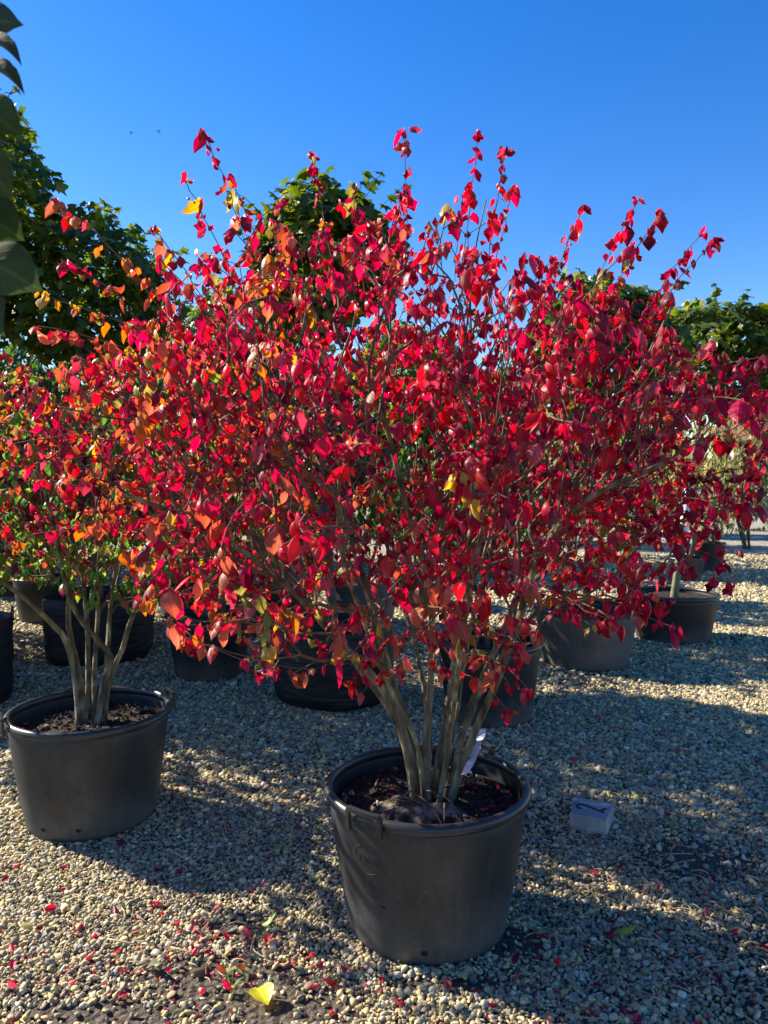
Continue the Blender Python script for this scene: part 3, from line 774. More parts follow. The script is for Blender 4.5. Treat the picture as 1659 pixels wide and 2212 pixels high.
make_pot(1.585, 5.85, .82, .45, 'wide grey pot with a sunlit side and a pale slender trunk', 'potgrey', R(115), seed=9, soil_z=.045, crumbs=150, base=.8)
make_pot(2.62, 6.75, .80, .42, 'dark pot holding the trunk with the white sleeve, beside the wide grey pot', 'potdark', None, seed=10, base=.8, soil_z=.05)
make_pot(4.25, 10.5, .52, .33, 'small dark pot of a pale-leaved tree beyond the white sleeved trunk', 'potdark', None, seed=11, segs=40)
make_pot(5.05, 11.6, .50, .44, 'tall dark pot of a pale-leaved tree at the edge of the sunlit path', 'potdark', None, seed=12, segs=40)
make_pot(-4.75, 9.3, .95, .5, 'wide dark pot far behind the green-leaved bush', 'potdark', None, seed=13, segs=48)
make_pot(-2.15, 8.0, .62, .5, 'dark pot of a shaded wine-red bush behind the thick-stemmed shrub', 'potdark', None, seed=14, segs=48)
make_bag(-2.82, 4.74, .80, .55, 'black grow bag of the outer red bush, left of the green-leaved bush', 15, (0.6, -2.4))
make_bag(-3.5, 5.7, .80, .52, 'black grow bag of the tallest round-headed maple', 17)
make_pot(.40, 8.5, .70, .45, 'dark pot of a green shrub beyond the pale-rimmed pot', 'potdark', None, seed=16, segs=48)

# ------------------------------------------------------------------ the large red bush
MB0 = np.array([.143, 2.43, .40])
def make_main_bush():
    root = empty('winged_euonymus', (.143, 2.43, .40), 'largest bush, spreading crimson leaves on many bare stems, in the foreground pot', 'shrub', 'red autumn bushes')
    b0 = lambda dx, dy: np.array([.143 + dx, 2.43 + dy, .375])
    S = [
        ([b0(-.03, -.02), at(880, 1590, 2.47), at(838, 1490, 2.45), at(765, 1400, 2.42), at(650, 1260, 2.35), at(500, 1140, 2.25), at(330, 1060, 2.12)], 0.0152, 0.0063),
        ([b0(-.02, .02), at(893, 1600, 2.55), at(862, 1500, 2.58), at(830, 1370, 2.62), at(795, 1230, 2.68), at(735, 1040, 2.75), at(640, 830, 2.85), at(560, 640, 2.9)], 0.0145, 0.0054),
        ([b0(.0, -.02), at(922, 1580, 2.48), at(932, 1420, 2.50), at(925, 1270, 2.44), at(880, 1080, 2.33), at(830, 880, 2.2), at(700, 760, 2.05)], 0.0126, 0.0054),
        ([b0(.02, .03), at(960, 1540, 2.56), at(975, 1420, 2.62), at(987, 1320, 2.66), at(1003, 1180, 2.68), at(1012, 900, 2.66), at(1005, 620, 2.62), at(1035, 430, 2.6)], 0.0139, 0.0016),
        ([b0(.05, .0), at(990, 1590, 2.52), at(1020, 1480, 2.55), at(1060, 1385, 2.6), at(1110, 1240, 2.7), at(1190, 1060, 2.78), at(1300, 860, 2.85), at(1390, 660, 2.9)], 0.0133, 0.0054),
        ([b0(.06, -.03), at(1012, 1585, 2.45), at(1050, 1490, 2.40), at(1090, 1370, 2.30), at(1140, 1200, 2.15), at(1230, 1080, 2.0), at(1380, 1000, 1.9)], 0.0119, 0.0054),
        ([b0(.06, .04), at(1000, 1560, 2.62), at(1060, 1420, 2.72), at(1180, 1270, 2.78), at(1350, 1150, 2.75), at(1520, 1090, 2.65)], 0.0105, 0.0045),
        ([b0(-.01, -.05), at(905, 1610, 2.40), at(850, 1480, 2.30), at(800, 1330, 2.15), at(760, 1180, 1.95), at(760, 1000, 1.78)], 0.0099, 0.0045),
        ([b0(.0, .05), at(925, 1570, 2.66), at(900, 1400, 2.85), at(860, 1250, 3.05), at(820, 1050, 3.2), at(800, 850, 3.3)], 0.0112, 0.0045),
        ([b0(.03, -.05), at(965, 1600, 2.40), at(985, 1430, 2.25), at(1010, 1250, 2.05), at(1040, 1080, 1.85), at(1010, 900, 1.68)], 0.0099, 0.0045),
        ([b0(-.04, .0), at(870, 1575, 2.50), at(790, 1440, 2.58), at(690, 1290, 2.72), at(560, 1120, 2.85), at(420, 960, 2.95), at(300, 800, 3.0)], 0.0105, 0.0045),
        ([b0(.04, .02), at(975, 1560, 2.58), at(1000, 1380, 2.72), at(1050, 1150, 2.95), at(1120, 900, 3.15), at(1180, 700, 3.2)], 0.0105, 0.0045),
    ]
    S = [([p if i == 0 else np.array([.143 + (p[0] - .143) * 1.13, p[1], p[2]]) for i, p in enumerate(pts)], a, b) for pts, a, b in S]
    w = Wood(MB0, S)
    tg = crown_points(3600, (.03, 2.48, 1.57), 1.15, .98, .66, .72, 21)
    # nothing grows in the open vase below the crown, where only bare stems stand
    rho = np.hypot(tg[:, 0] - .144, tg[:, 1] - 2.5)
    tg = tg[(tg[:, 2] > 1.22 - .32 * rho) | (rng.random(len(tg)) < .08)]
    tg = tg[np.argsort(np.linalg.norm(tg - MB0, axis=1))]
    w.grow(tg, bf=0.32, skip=.45, sag=.03, step=.055)
    tips = [(440, 290, 2.3), (395, 385, 2.3), (670, 335, 2.4), (875, 280, 2.4), (1035, 290, 2.5), (1095, 320, 2.45), (1110, 400, 2.3), (1260, 450, 2.6), (1380, 430, 2.5), (1430, 455, 2.5), (1545, 520, 2.4), (1520, 500, 2.6),
            (330, 490, 2.3), (345, 560, 2.1), (145, 560, 2.0), (90, 640, 2.1), (80, 705, 1.9), (120, 430, 1.55), (280, 560, 2.4), (500, 385, 2.6), (760, 400, 2.6), (1640, 775, 2.2), (1655, 840, 2.5), (1600, 860, 1.6), (1600, 1110, 1.75), (1640, 1090, 2.1),
            (1590, 1190, 2.1), (1575, 1260, 2.2), (1455, 1360, 2.0), (1270, 1350, 1.9), (1140, 1490, 2.15), (1100, 1480, 2.3), (1250, 910, 1.35), (930, 790, 1.45), (1040, 1000, 1.5), (620, 760, 1.6), (760, 520, 1.7), (1360, 520, 1.75), (20, 960, 1.9), (20, 1010, 1.8), (180, 840, 2.0),
            (400, 1385, 2.2), (520, 1370, 2.25), (640, 1370, 2.2), (760, 1470, 2.25), (700, 1400, 2.3), (1000, 1370, 2.0), (940, 1420, 2.1), (1080, 1380, 2.0), (590, 1310, 2.0), (40, 1170, 2.3), (300, 1260, 2.2), (1450, 640, 2.9), (1200, 560, 2.9), (1000, 420, 2.9), (590, 470, 2.9), (860, 420, 3.0),
            (960, 1440, 2.05), (1030, 1410, 2.0), (1060, 1450, 2.1), (1095, 1530, 2.2), (1000, 1300, 1.95), (1120, 1420, 2.1), (860, 1430, 2.2), (770, 1455, 2.2), (690, 1400, 2.2), (560, 1400, 2.25), (430, 1290, 2.15), (480, 1330, 2.3), (1540, 1140, 2.0), (1560, 1210, 2.3), (1440, 1300, 2.1), (1350, 1280, 2.2), (1500, 1000, 2.1), (1620, 960, 2.3), (1590, 900, 2.5)]
    for (x, y, d) in tips:
        tip = at(x, y, d); inn = np.array([.10, 2.5, min(1.5, tip[2] + .15)])
        v = inn - tip; L = np.linalg.norm(v)
        if tip[2] > 2.0: v = v * np.array([.55, .55, 1.0])
        frm = tip + unit(v) * min(.42, L * .45)
        w.shoot(tip, frm)
    w.finish(rtip=.0019)
    w.build(root, M['bark'], M['twig'])
    P, D, ix = w.leaf_sites(.0042)
    Mx, T = clusters_on(w, P, D, ix, 3)
    n = len(T)
    r = np.random.default_rng(8)
    keep = r.random(n) < np.where(T[:, 2] > 2.3, .74, .93); Mx = Mx[keep]; T = T[keep]; n = len(T)
    sc = .0355 * np.clip(r.lognormal(0, .36, n), .45, 2.0)
    sc = sc * np.where(T[:, 2] > 2.22, 1.12, 1.0)
    left = np.clip((.25 - T[:, 0]) / 1.1, 0, 1); low = np.clip((1.45 - T[:, 2]) / .6, 0, 1)
    a = pick_cols(dict(crimson=5, scarlet=3, rose=1.4, wine=2.6, brick=.5), n, r)
    bcol = pick_cols(dict(scarlet=2.2, crimson=2.2, coral=2.2, brick=4.4, orange=2.2, amber=.6, lime=.35, olive=1.8, rose=1.2, wine=1.4, dusk=.8), n, r)
    ccol = pick_cols(dict(brick=3, rose=2.6, coral=1.2, crimson=1.8, wine=1, orange=.9, olive=.8, amber=.4), n, r)
    u = r.random(n)
    col = np.where((u < .85 * left ** 1.2)[:, None], bcol, np.where((u < .85 * left + .55 * low)[:, None], ccol, a))
    col = coherent(col, T, r)
    pid = r.choice(len(AUT), n, p=AUT_P)
    print('main bush leaves', n)
    leaves(root, AUT, AUT_HI, 'aut', pid, Mx, T, sc, col, M['leaf'], 300)
    # berries under the twigs
    b = MB(); q = r.choice(len(P), 170, replace=False)
    ico = [(0, 0, 1), (.89, 0, .45), (.28, .85, .45), (-.72, .53, .45), (-.72, -.53, .45), (.28, -.85, .45), (.72, .53, -.45), (-.28, .85, -.45), (-.89, 0, -.45), (-.28, -.85, -.45), (.72, -.53, -.45), (0, 0, -1)]
    fc = [(0, 1, 2), (0, 2, 3), (0, 3, 4), (0, 4, 5), (0, 5, 1), (1, 6, 2), (2, 7, 3), (3, 8, 4), (4, 9, 5), (5, 10, 1), (6, 7, 2), (7, 8, 3), (8, 9, 4), (9, 10, 5), (10, 6, 1), (11, 7, 6), (11, 8, 7), (11, 9, 8), (11, 10, 9), (11, 6, 10)]
    for k in q:
        c = P[k] - np.array(root.location) + r.normal(0, .008, 3) - [0, 0, .022]
        b.add([np.array(v) * .0048 + c for v in ico], fc)
    tag(b.build('berries', M['berry'], root, smooth=True), kind='stuff')
    # net-wrapped root ball that shows above the soil
    b = MB(); rr = random.Random(4); V = []; F = []; n1, n2 = 16, 44
    lumps = [(rr.uniform(-1, 1), rr.uniform(-1, 1), rr.uniform(.18, .4), rr.uniform(.3, 1)) for _ in range(16)]
    for i in range(n1):
        q = i / (n1 - 1)
        for k in range(n2):
            t = 2 * math.pi * k / n2; edge = 1 + .16 * math.sin(3 * t + 1) + .10 * math.sin(5 * t + 2) + .05 * math.sin(9 * t)
            x, y = q * math.cos(t) * edge, q * math.sin(t) * edge
            h = sum(a_ * math.exp(-((x - lx) ** 2 + (y - ly) ** 2) / s_ ** 2) for lx, ly, s_, a_ in lumps)
            fold = .3 * math.sin(11 * t + 5 * q) * q + .2 * math.sin(19 * t - 9 * q) * q
            V.append((.15 * x, .10 * y, .017 * (h + fold) * (1 - q ** 3) + .022 * (1 - q * q) - .012 * q ** 2 + rr.uniform(-.004, .004)))
    for i in range(n1 - 1):
        for k in range(n2):
            k2 = (k + 1) % n2; F.append((i * n2 + k, (i + 1) * n2 + k, (i + 1) * n2 + k2, i * n2 + k2))
    b.add(V, F); o = b.build('root_ball', M['burlap'], root, smooth=True, loc=(-.05, -.10, .006))
    b = MB()
    for k in range(7):
        a0 = rr.uniform(0, 6.28); L = rr.uniform(.10, .22)
        P0 = Vector((-.03 + rr.uniform(-.1, .1), -.09 + rr.uniform(-.08, .08), .045))
        b.tube([P0 + Vector((math.cos(a0) * L * q, math.sin(a0) * L * q, .028 * math.sin(q * 3.1) - .055 * q)) for q in (0, .2, .4, .6, .8, 1)], .0028, 5)
    b.build('loose_roots', M['twig'], root, smooth=True)
    return root
main_bush = make_main_bush()

# ------------------------------------------------------------------ other red bushes
def make_bush(base, stems, crown, ntg, label, weights_fn, seed, nparts, lsz=.046, name='winged_euonymus', bf=.22, shoots=(), mat='leaf', protos=None, hi=None, key='aut', probs=None, group='red autumn bushes', cat='shrub', rmax=.0042, jit=.14, skip=.45, step=.05, per=2, bark='bark', extra=0):
    root = empty(name, base, label, cat, group)
    w = Wood(np.array(base), stems)
    tg = crown_points(ntg, *crown, seed)
    tg = tg[tg[:, 2] > base[2] + .1]
    tg = tg[np.argsort(np.linalg.norm(tg - np.array(base), axis=1))]
    w.grow(tg, bf=bf, skip=skip, sag=.02, step=step)
    for tip, L in shoots:
        inn = np.array([crown[0][0], crown[0][1], min(crown[0][2], tip[2] + .1)])
        w.shoot(tip, tip + unit(inn - tip) * L)
    w.finish(); w.build(root, M[bark], M['twig'], jit=jit)
    P, D, ix = w.leaf_sites(rmax)
    Mx, T = clusters_on(w, P, D, ix, seed) if protos is None else hanging_pairs(P, D, seed, per=per)
    if extra:
        E = crown_points(extra, *crown, seed + 500, inner=.45); E = E[E[:, 2] > .05]
        Me, Te = hanging_pairs(E, unit(E - np.array(crown[0])), seed + 1, per=1); Mx = np.concatenate([Mx, Me]); T = np.concatenate([T, Te])
    r = np.random.default_rng(seed); n = len(T)
    sc = lsz * np.clip(r.lognormal(0, .25, n), .5, 1.5)
    protos = protos or AUT; hi = hi or AUT_HI
    pid = r.choice(len(protos), n, p=probs if probs else (AUT_P if protos is AUT else None))
    print(label, n)
    leaves(root, protos, hi, key, pid, Mx, T, sc, weights_fn(T, n, r), M[mat], nparts)
    return root

def fan(base, n, crown_c, spread, zt, r0, seed, r1=.005, bx=.04):
    r = np.random.default_rng(seed); out = []
    for k in range(n):
        a = 2 * math.pi * (k + r.uniform(-.3, .3)) / n; q = r.uniform(.35, 1)
        b = np.array(base) + [bx * math.cos(a), bx * math.sin(a), -.05]
        e = np.array([crown_c[0] + spread * q * math.cos(a), crown_c[1] + spread * q * math.sin(a), zt * r.uniform(.75, 1.1)])
        m1 = b + (e - b) * .3 + [0, 0, .10 * (e[2] - b[2])] + r.normal(0, .02, 3); m2 = b + (e - b) * .65 + [0, 0, .06 * (e[2] - b[2])] + r.normal(0, .03, 3)
        out.append(([b, m1, m2, e], r0 * r.uniform(.75, 1.1), r1))
    return out

LB = (-1.265, 3.19, .405)
lb0 = lambda dx, dy: np.array([LB[0] + dx, LB[1] + dy, .38])
left_stems = [
    ([lb0(-.04, -.02), at(165, 1480, 3.25), at(145, 1390, 3.22), at(115, 1350, 3.2), at(50, 1290, 3.1), at(-60, 1210, 3.0)], 0.0176, 0.0063),
    ([lb0(-.02, .0), at(170, 1450, 3.27), at(148, 1350, 3.28), at(150, 1250, 3.3), at(130, 1080, 3.3), at(90, 900, 3.3)], 0.0163, 0.0054),
    ([lb0(.03, -.02), at(225, 1470, 3.25), at(240, 1420, 3.25), at(190, 1360, 3.2), at(150, 1290, 3.1), at(120, 1150, 2.95), at(80, 1000, 2.8)], 0.0149, 0.0054),
    ([lb0(.05, .0), at(235, 1470, 3.29), at(265, 1400, 3.3), at(290, 1320, 3.33), at(350, 1250, 3.4), at(430, 1150, 3.4)], 0.0163, 0.0054),
    ([lb0(.0, .04), at(205, 1440, 3.34), at(212, 1330, 3.42), at(215, 1200, 3.5), at(230, 1000, 3.55), at(260, 850, 3.55)], 0.0136, 0.0054),
    ([lb0(.03, .04), at(232, 1420, 3.34), at(240, 1300, 3.4), at(260, 1190, 3.4), at(320, 1000, 3.4)], 0.0129, 0.0054),
    ([lb0(-.03, .04), at(190, 1430, 3.36), at(185, 1310, 3.48), at(160, 1180, 3.6), at(60, 1000, 3.75)], 0.0122, 0.0054),
]
def left_cols(T, n, r):
    low = np.clip((1.75 - T[:, 2]) / .6, 0, 1)
    a = pick_cols(dict(scarlet=.9, crimson=1.2, orange=1.7, amber=.8, rose=.8, coral=.8, brick=3.2, lime=.8, wine=1.6, olive=2.8, dusk=1.2, green=1), n, r)
    b = pick_cols(dict(green=6, olive=1.6, lime=1.2, brick=1.2, rose=.4, amber=.4, dusk=.6), n, r)
    return coherent(np.where((r.random(n) < .05 + .9 * low)[:, None], b, a), T, r)
make_bush(LB, left_stems, ((-1.30, 3.52, 1.44), 1.08, .72, .66, .60), 1500, 'bush with green lower leaves and orange tops, in the pot with looped handles', left_cols, 31, 300,
          shoots=[(at(-10, 1240, 3.0), .4), (at(60, 1230, 2.95), .35), (at(200, 1290, 3.0), .3), (at(330, 1230, 2.9), .3), (at(10, 760, 3.1), .4), (at(30, 870, 3.0), .35)])
def dusk_cols(T, n, r): return pick_cols(dict(wine=3, dusk=4, brick=1, green=1.5, crimson=1, olive=.6), n, r)
make_bush((-2.15, 8.0, .42), fan((-2.15, 8.0, .42), 7, (-2.15, 8.0), .6, 1.7, .022, 5), ((-2.15, 8.0, 1.65), 1.0, .8, .6, .7), 360, 'shaded wine-red bush behind the thick-stemmed green shrub', dusk_cols, 41, 120, lsz=.062, step=.07)
make_bush((-4.75, 9.3, .42), fan((-4.75, 9.3, .42), 7, (-4.7, 9.3), .7, 1.6, .022, 6), ((-4.6, 9.2, 1.6), 1.15, .8, .65, .8), 380, 'shaded wine-red bush growing in the wide far pot', dusk_cols, 42, 120, lsz=.066, step=.07)

def green_cols(T, n, r):
    c = np.array([(.045, .085, .018), (.06, .11, .022), (.035, .065, .02), (.10, .15, .03)])[r.choice(4, n, p=[.35, .35, .2, .1])]
    return c * r.uniform(.75, 1.25, (n, 1))
def ygreen_cols(T, n, r):
    c = np.array([(.17, .19, .05), (.28, .24, .09), (.11, .14, .035), (.34, .26, .12), (.30, .15, .08), (.20, .26, .06)])[r.choice(6, n, p=[.25, .22, .22, .14, .07, .10])]
    return c * r.uniform(.8, 1.2, (n, 1))
def shrub(base, c, rx, ry, rzu, rzd, n, label, seed, cols=green_cols, lsz=.07, nparts=100, protos=OVAL, key='oval', name='green_shrub', group='green shrubs behind the red bushes', r0=.03, nst=5, cat='shrub', bark='darktrunk', extra=0):
    return make_bush(base, fan(base, nst, c, rx * .6, c[2], r0, seed, bx=.05), (c, rx, ry, rzu, rzd), n, label, cols, seed, nparts, lsz=lsz, name=name, mat='green', protos=protos, hi=protos, key=key, group=group, cat=cat, step=.08, bark=bark, extra=extra)
shrub((-1.29, 5.5, .40), (-1.25, 5.5, 1.55), .75, .6, .6, .75, 380, 'dark thick-stemmed green shrub in the pot beside two grow bags', 51, lsz=.065, nst=3, r0=.045)
shrub((-.22, 7.35, .40), (-.2, 7.35, 1.35), .7, .6, .6, .6, 260, 'light green shrub in the pale-rimmed pot behind the largest bush', 52, lsz=.075, nst=3, r0=.02)
shrub((.40, 8.5, .40), (.4, 8.5, 1.3), .8, .6, .6, .6, 280, 'green shrub in the dark pot beyond the pale-rimmed pot', 53, lsz=.08)
shrub((.64, 4.52, .40), (.7, 4.6, 1.25), .55, .5, .5, .5, 220, 'small-leaved red bush in the dark pot behind the drooping right twigs', 54, cols=dusk_cols, lsz=.055, r0=.012, nst=4)
# shrubs further off that close the view
far = [((-8.6, 12.0, 0), 1.7, 3.8, 'broad dark shrub behind the wide far pot, at the outer end of the rear row'), ((-6.2, 12.4, 0), 1.7, 3.9, 'broad dark shrub of the rear row behind the wide far pot'), ((-3.6, 12.8, 0), 1.7, 3.8, 'broad dark shrub of the rear row behind the wine-red bushes'), ((-1.2, 12.3, 0), 1.5, 3.5, 'broad dark shrub of the rear row behind the pale-rimmed pot'), ((1.2, 12.8, 0), 1.5, 3.5, 'broad dark shrub of the rear row behind the dark pot of the green shrub'), ((3.4, 16.5, 0), 1.8, 4.2, 'broad dark shrub of the rear row behind the wide grey pot'), ((6.2, 19.0, 0), 1.6, 3.4, 'broad dark shrub behind the pale-leaved trees')]
for i, (b_, rx, h, lab) in enumerate(far):
    shrub(b_, (b_[0], b_[1], h * .55), rx, 1.0, h * .45, h * .55, 420, lab, 60 + i, lsz=.16, nparts=60, extra=3200, name='hedge_shrub', group='shrubs of the rear row', r0=.04)
# pale-leaved young trees at the edge of the path
pale = [((4.25, 10.5, .28), (4.3, 10.5, 1.35), .8, .8, .75, 'pale-leaved tree in the small dark pot'), ((5.05, 11.6, .38), (5.1, 11.6, 1.7), .75, .9, .9, 'pale-leaved tree in the tall dark pot at the path'),
        ((7.3, 15.0, 0), (7.0, 15.0, 1.55), 1.0, 1.0, 1.1, 'pale-leaved bushy tree farthest along the path, before the white fence'), ((3.4, 13.5, 0), (3.4, 13.5, 1.5), 1.1, 1.1, 1.1, 'pale-leaved bushy tree behind the trunk with the white sleeve')]
for i, (b_, c_, rx, rzu, rzd, lab) in enumerate(pale):
    shrub(b_, c_, rx, rx, rzu, rzd, 340, lab, 70 + i, cols=ygreen_cols, lsz=.105, nparts=80, protos=SLIM, key='slim', name='young_tree', group='pale-leaved trees along the path', r0=.03, cat='tree')
shrub((10.5, 20.0, 0), (10.2, 20, 1.3), 1.6, 1.2, 1.2, 1.2, 300, 'low dark conifer-like shrub before the white fence', 78, lsz=.14, nparts=40, name='hedge_shrub', group='shrubs of the rear row')

# ------------------------------------------------------------------ globe maples
def maple_cols(T, n, r, top):
    c = np.array([(.06, .10, .018), (.085, .135, .02), (.045, .075, .018), (.19, .20, .03), (.13, .15, .028)])[r.choice(5, n, p=[.28, .28, .14, .14, .16])]
    return c * r.uniform(.75, 1.25, (n, 1))
def globe_maple(base, top_of_stem, c, rx, ry, rzu, rzd, n, label, seed, lsz=.095, bark='darktrunk', r0=.045, nparts=150, shoots=10, name='globe_maple'):
    root = empty(name, base, label, 'tree', 'round-headed maples in pots')
    base = np.array(base, float); tp = np.array(top_of_stem, float)
    mid = (base + tp) / 2 + rng.normal(0, .015, 3)
    w = Wood(base, [([base - [0, 0, .05], mid, tp], r0, r0 * .7)], node=.12)
    r = np.random.default_rng(seed)
    tg = crown_points(170, c, rx * .92, ry * .92, rzu * .92, rzd * .92, seed, inner=.5)
    tg = tg[np.argsort(np.linalg.norm(tg - tp, axis=1))]
    H = np.linalg.norm(tp - base)
    w.grow(tg, bf=.12, skip=H * .9, step=.12)
    for k in range(shoots):
        v = r.normal(0, 1, 3); v[2] = abs(v[2]) + .2; v /= np.linalg.norm(v)
        p = np.array(c) + v * [rx, ry, rzu]; w.shoot(p + v * r.uniform(.05, .22) + [0, 0, .06], p - v * .1, step=.06)
    w.finish(rtip=.003, expo=.45); w.build(root, M[bark], M['twig'], stem_name='trunk', sides=12, jit=.06)
    # leaves: dense dome, hanging outward
    pts = crown_points(n, c, rx, ry, rzu, rzd, seed + 1, inner=.55, power=.45)
    out = unit((pts - np.array(c)) / [rx, ry, rzu])
    Ps, Ds, _ = w.leaf_sites(.008); k = len(Ps)
    pts = np.concatenate([pts, Ps, Ps]); out = np.concatenate([out, unit(Ps - np.array(c)), unit(Ps - np.array(c))])
    m = len(pts)
    X = unit(out * [1, 1, .3] + r.normal(0, .55, (m, 3)) - [0, 0, .45]); Z = unit(out + [0, 0, .7] + r.normal(0, .45, (m, 3)))
    Mx = frames(X, Z); sc = lsz * np.clip(r.lognormal(0, .22, m), .55, 1.4)
    leaves(root, MAPLE, MAPLE, 'maple', r.choice(4, m), Mx, pts - X * sc[:, None] * .3, sc, maple_cols(pts, m, r, c), M['green'], nparts, name='crown')
    return root
globe_maple((-3.5, 5.7, .46), (-3.48, 5.7, 2.5), (-3.42, 5.7, 3.50), 1.02, 1.0, .95, .95, 4200, 'tallest round-headed maple, behind the outer red bush of the left row', 81, r0=.05)
globe_maple((-2.32, 6.05, .47), (-2.33, 6.05, 2.3), (-2.35, 6.05, 2.86), .68, .68, .62, .55, 2400, 'round-headed maple in the grow bag behind the green-leaved bush', 82)
globe_maple((-.33, 4.95, .45), (-.40, 4.98, 2.3), (-.41, 5.0, 2.88), .50, .50, .48, .46, 2000, 'round-headed maple rising behind the middle of the largest red bush', 83, r0=.035)
globe_maple((1.585, 5.85, .38), (1.65, 5.85, 2.02), (1.66, 5.85, 2.5), .56, .56, .45, .5, 2000, 'round-headed maple on a pale slender trunk in the wide grey pot', 84, bark='trunk', r0=.034)
globe_maple((2.62, 6.75, .35), (2.82, 6.75, 1.92), (3.05, 6.75, 2.57), .66, .62, .44, .58, 2400, 'round-headed maple on the trunk with the white sleeve', 85, bark='trunk', r0=.036)

# far soft trees beyond the nursery
def far_tree(base, c, rx, rzu, rzd, label, seed, lsz, n=300):
    return shrub(base, c, rx, rx * .8, rzu, rzd, n, label, seed, lsz=lsz, nparts=0, protos=SLIM, key='slim', name='far_tree', group='soft trees beyond the nursery', r0=.09, nst=2, cat='tree')
far_tree((-5.1, 13.5, 0), (-5.0, 13.5, 4.6), 1.2, 1.3, 1.8, 'feathery tree peeping over two round-headed maples', 91, .12)
far_tree((17.8, 32, 0), (17.6, 32, 4.6), 2.2, 1.6, 2.4, 'feathery weeping tree beside the red roofed house', 92, .26)

# plants of the left rows, mostly out of view; some added for shade
globe_maple((-4.35, 6.3, 0), (-4.35, 6.3, 2.2), (-4.35, 6.3, 2.85), .75, .75, .65, .6, 2600, 'round-headed maple beyond the outer bush of the left row', 86, nparts=20)
globe_maple((-5.6, 8.4, 0), (-5.6, 8.4, 2.2), (-5.6, 8.4, 2.9), .8, .8, .65, .6, 2600, 'round-headed maple behind the outer bush, beside the wide far pot', 87, nparts=20)
globe_maple((-4.9, 7.3, 0), (-4.9, 7.3, 2.2), (-4.9, 7.3, 2.85), .75, .75, .65, .6, 2600, 'round-headed maple added for shade between two others of the left row', 88, nparts=10)  # added so its crown shades the gravel in the middle
def outer_cols(T, n, r): return pick_cols(dict(crimson=2, scarlet=2, wine=3, dusk=2, brick=1.5, orange=1.5, green=1, olive=.8, amber=.5), n, r)
make_bush((-2.82, 4.74, .48), fan((-2.82, 4.74, .48), 8, (-2.82, 4.74), .6, 1.6, .024, 7), ((-2.78, 4.74, 1.48), .88, .74, .70, .62), 950, 'outer red bush of the left row, in a grow bag', outer_cols, 43, 150, lsz=.054)

for i, (x, y, lab) in enumerate(((-3.95, 6.15, 'wine-red bush added for shade between the tallest maple and its neighbour'), (-3.45, 7.6, 'wine-red bush added for shade behind the maple grow bag of the left row'), (-5.1, 7.0, 'wine-red bush added for shade at the outer end of the left row'), (-1.0, 6.9, 'wine-red bush behind the dark thick-stemmed shrub, low and dense'))):  # added mainly to shade the middle gravel, crowns thickened for it
    make_pot(x, y, .64, .45, 'dark pot of the ' + lab, 'potdark', None, seed=30 + i, segs=40)
    make_bush((x, y, .40), fan((x, y, .40), 6, (x, y), .6, 1.6, .02, 30 + i), ((x, y, 1.45), .95, .8, .7, .7), 300, lab, dusk_cols, 44 + i, 60, lsz=.062, step=.07, extra=3200)
globe_maple((-5.7, 6.9, 0), (-5.7, 6.9, 2.2), (-5.7, 6.9, 2.85), .75, .75, .65, .6, 2600, 'unseen round-headed maple added for shade at the outer end of the left row', 89, nparts=5)  # unseen tree, added to cast shade into the view

globe_maple((-1.5, 7.7, 0), (-1.5, 7.7, 2.2), (-1.5, 7.7, 2.75), .75, .75, .6, .6, 1800, 'round-headed maple added for shade, hidden behind the crown of the largest bush', 101, nparts=20)  # added behind the crown to shade the gravel at the right
globe_maple((.3, 9.6, 0), (.3, 9.6, 2.2), (.3, 9.6, 2.75), .8, .8, .6, .7, 1800, 'round-headed maple added for shade far behind the upright middle stems of the largest bush', 102, nparts=20)  # also added for its shade, and to darken the background

# white sleeve and label on the trunk
b = MB(); b.tube([(2.62 + .20 * q / 1.57, 6.75, .35 + q) for q in (.62, .75, .9, 1.0)], .043, 14, False)
tag(b.build('trunk_sleeve', M['white'], smooth=True), 'white plastic sleeve wrapped round a maple trunk', 'sleeve')

# ------------------------------------------------------------------ fence and house far along the path
fx0, fx1, fy = 11.0, 19.5, 28.0
fr = empty('picket_fence', (fx0, fy, 0), 'white picket fence at the far end of the gravel path', 'fence')
mb = MB(); mb.box((0, 0, .64), (.085, .022, 1.24)); slat = mb.mesh('slat', M['white'])
for k in range(int((fx1 - fx0) / .14)):
    o = link('slat', slat, fr, (k * .14, 0, 0))
for z in (.35, 1.0):
    mb = MB(); mb.box(((fx1 - fx0) / 2, .036, z), (fx1 - fx0, .04, .08)); mb.build('rail', M['white'], fr)
hs = empty('house', (22.0, 37.0, 0), 'far house with white boarded wall and dull red roof', 'house')
M['roof'] = noise_mat('roof_tile', [(.3, (.10, .035, .025)), (.7, (.19, .07, .05))], scale=3, bump=.4, bscale=14, rough=.85)
mb = MB(); mb.box((0, 0, 1.6), (9.6, 5, 3.2)); mb.build('wall', M['concrete'], hs)
mb = MB(); mb.box((0, 0, .5), (.16, .03, 2.2)); bd = mb.mesh('board', M['white'])
for k in range(46): link('board', bd, hs, (-4.7 + k * .205, -2.52, 1.6))
mb = MB(); mb.add([(-5.2, -3, 3.1), (5.2, -3, 3.1), (5.2, 0, 4.6), (-5.2, 0, 4.6), (-5.2, 3, 3.1), (5.2, 3, 3.1)], [(0, 1, 2, 3), (3, 2, 5, 4), (0, 3, 4), (1, 5, 2), (0, 4, 5, 1)]); mb.build('roof', M['roof'], hs)

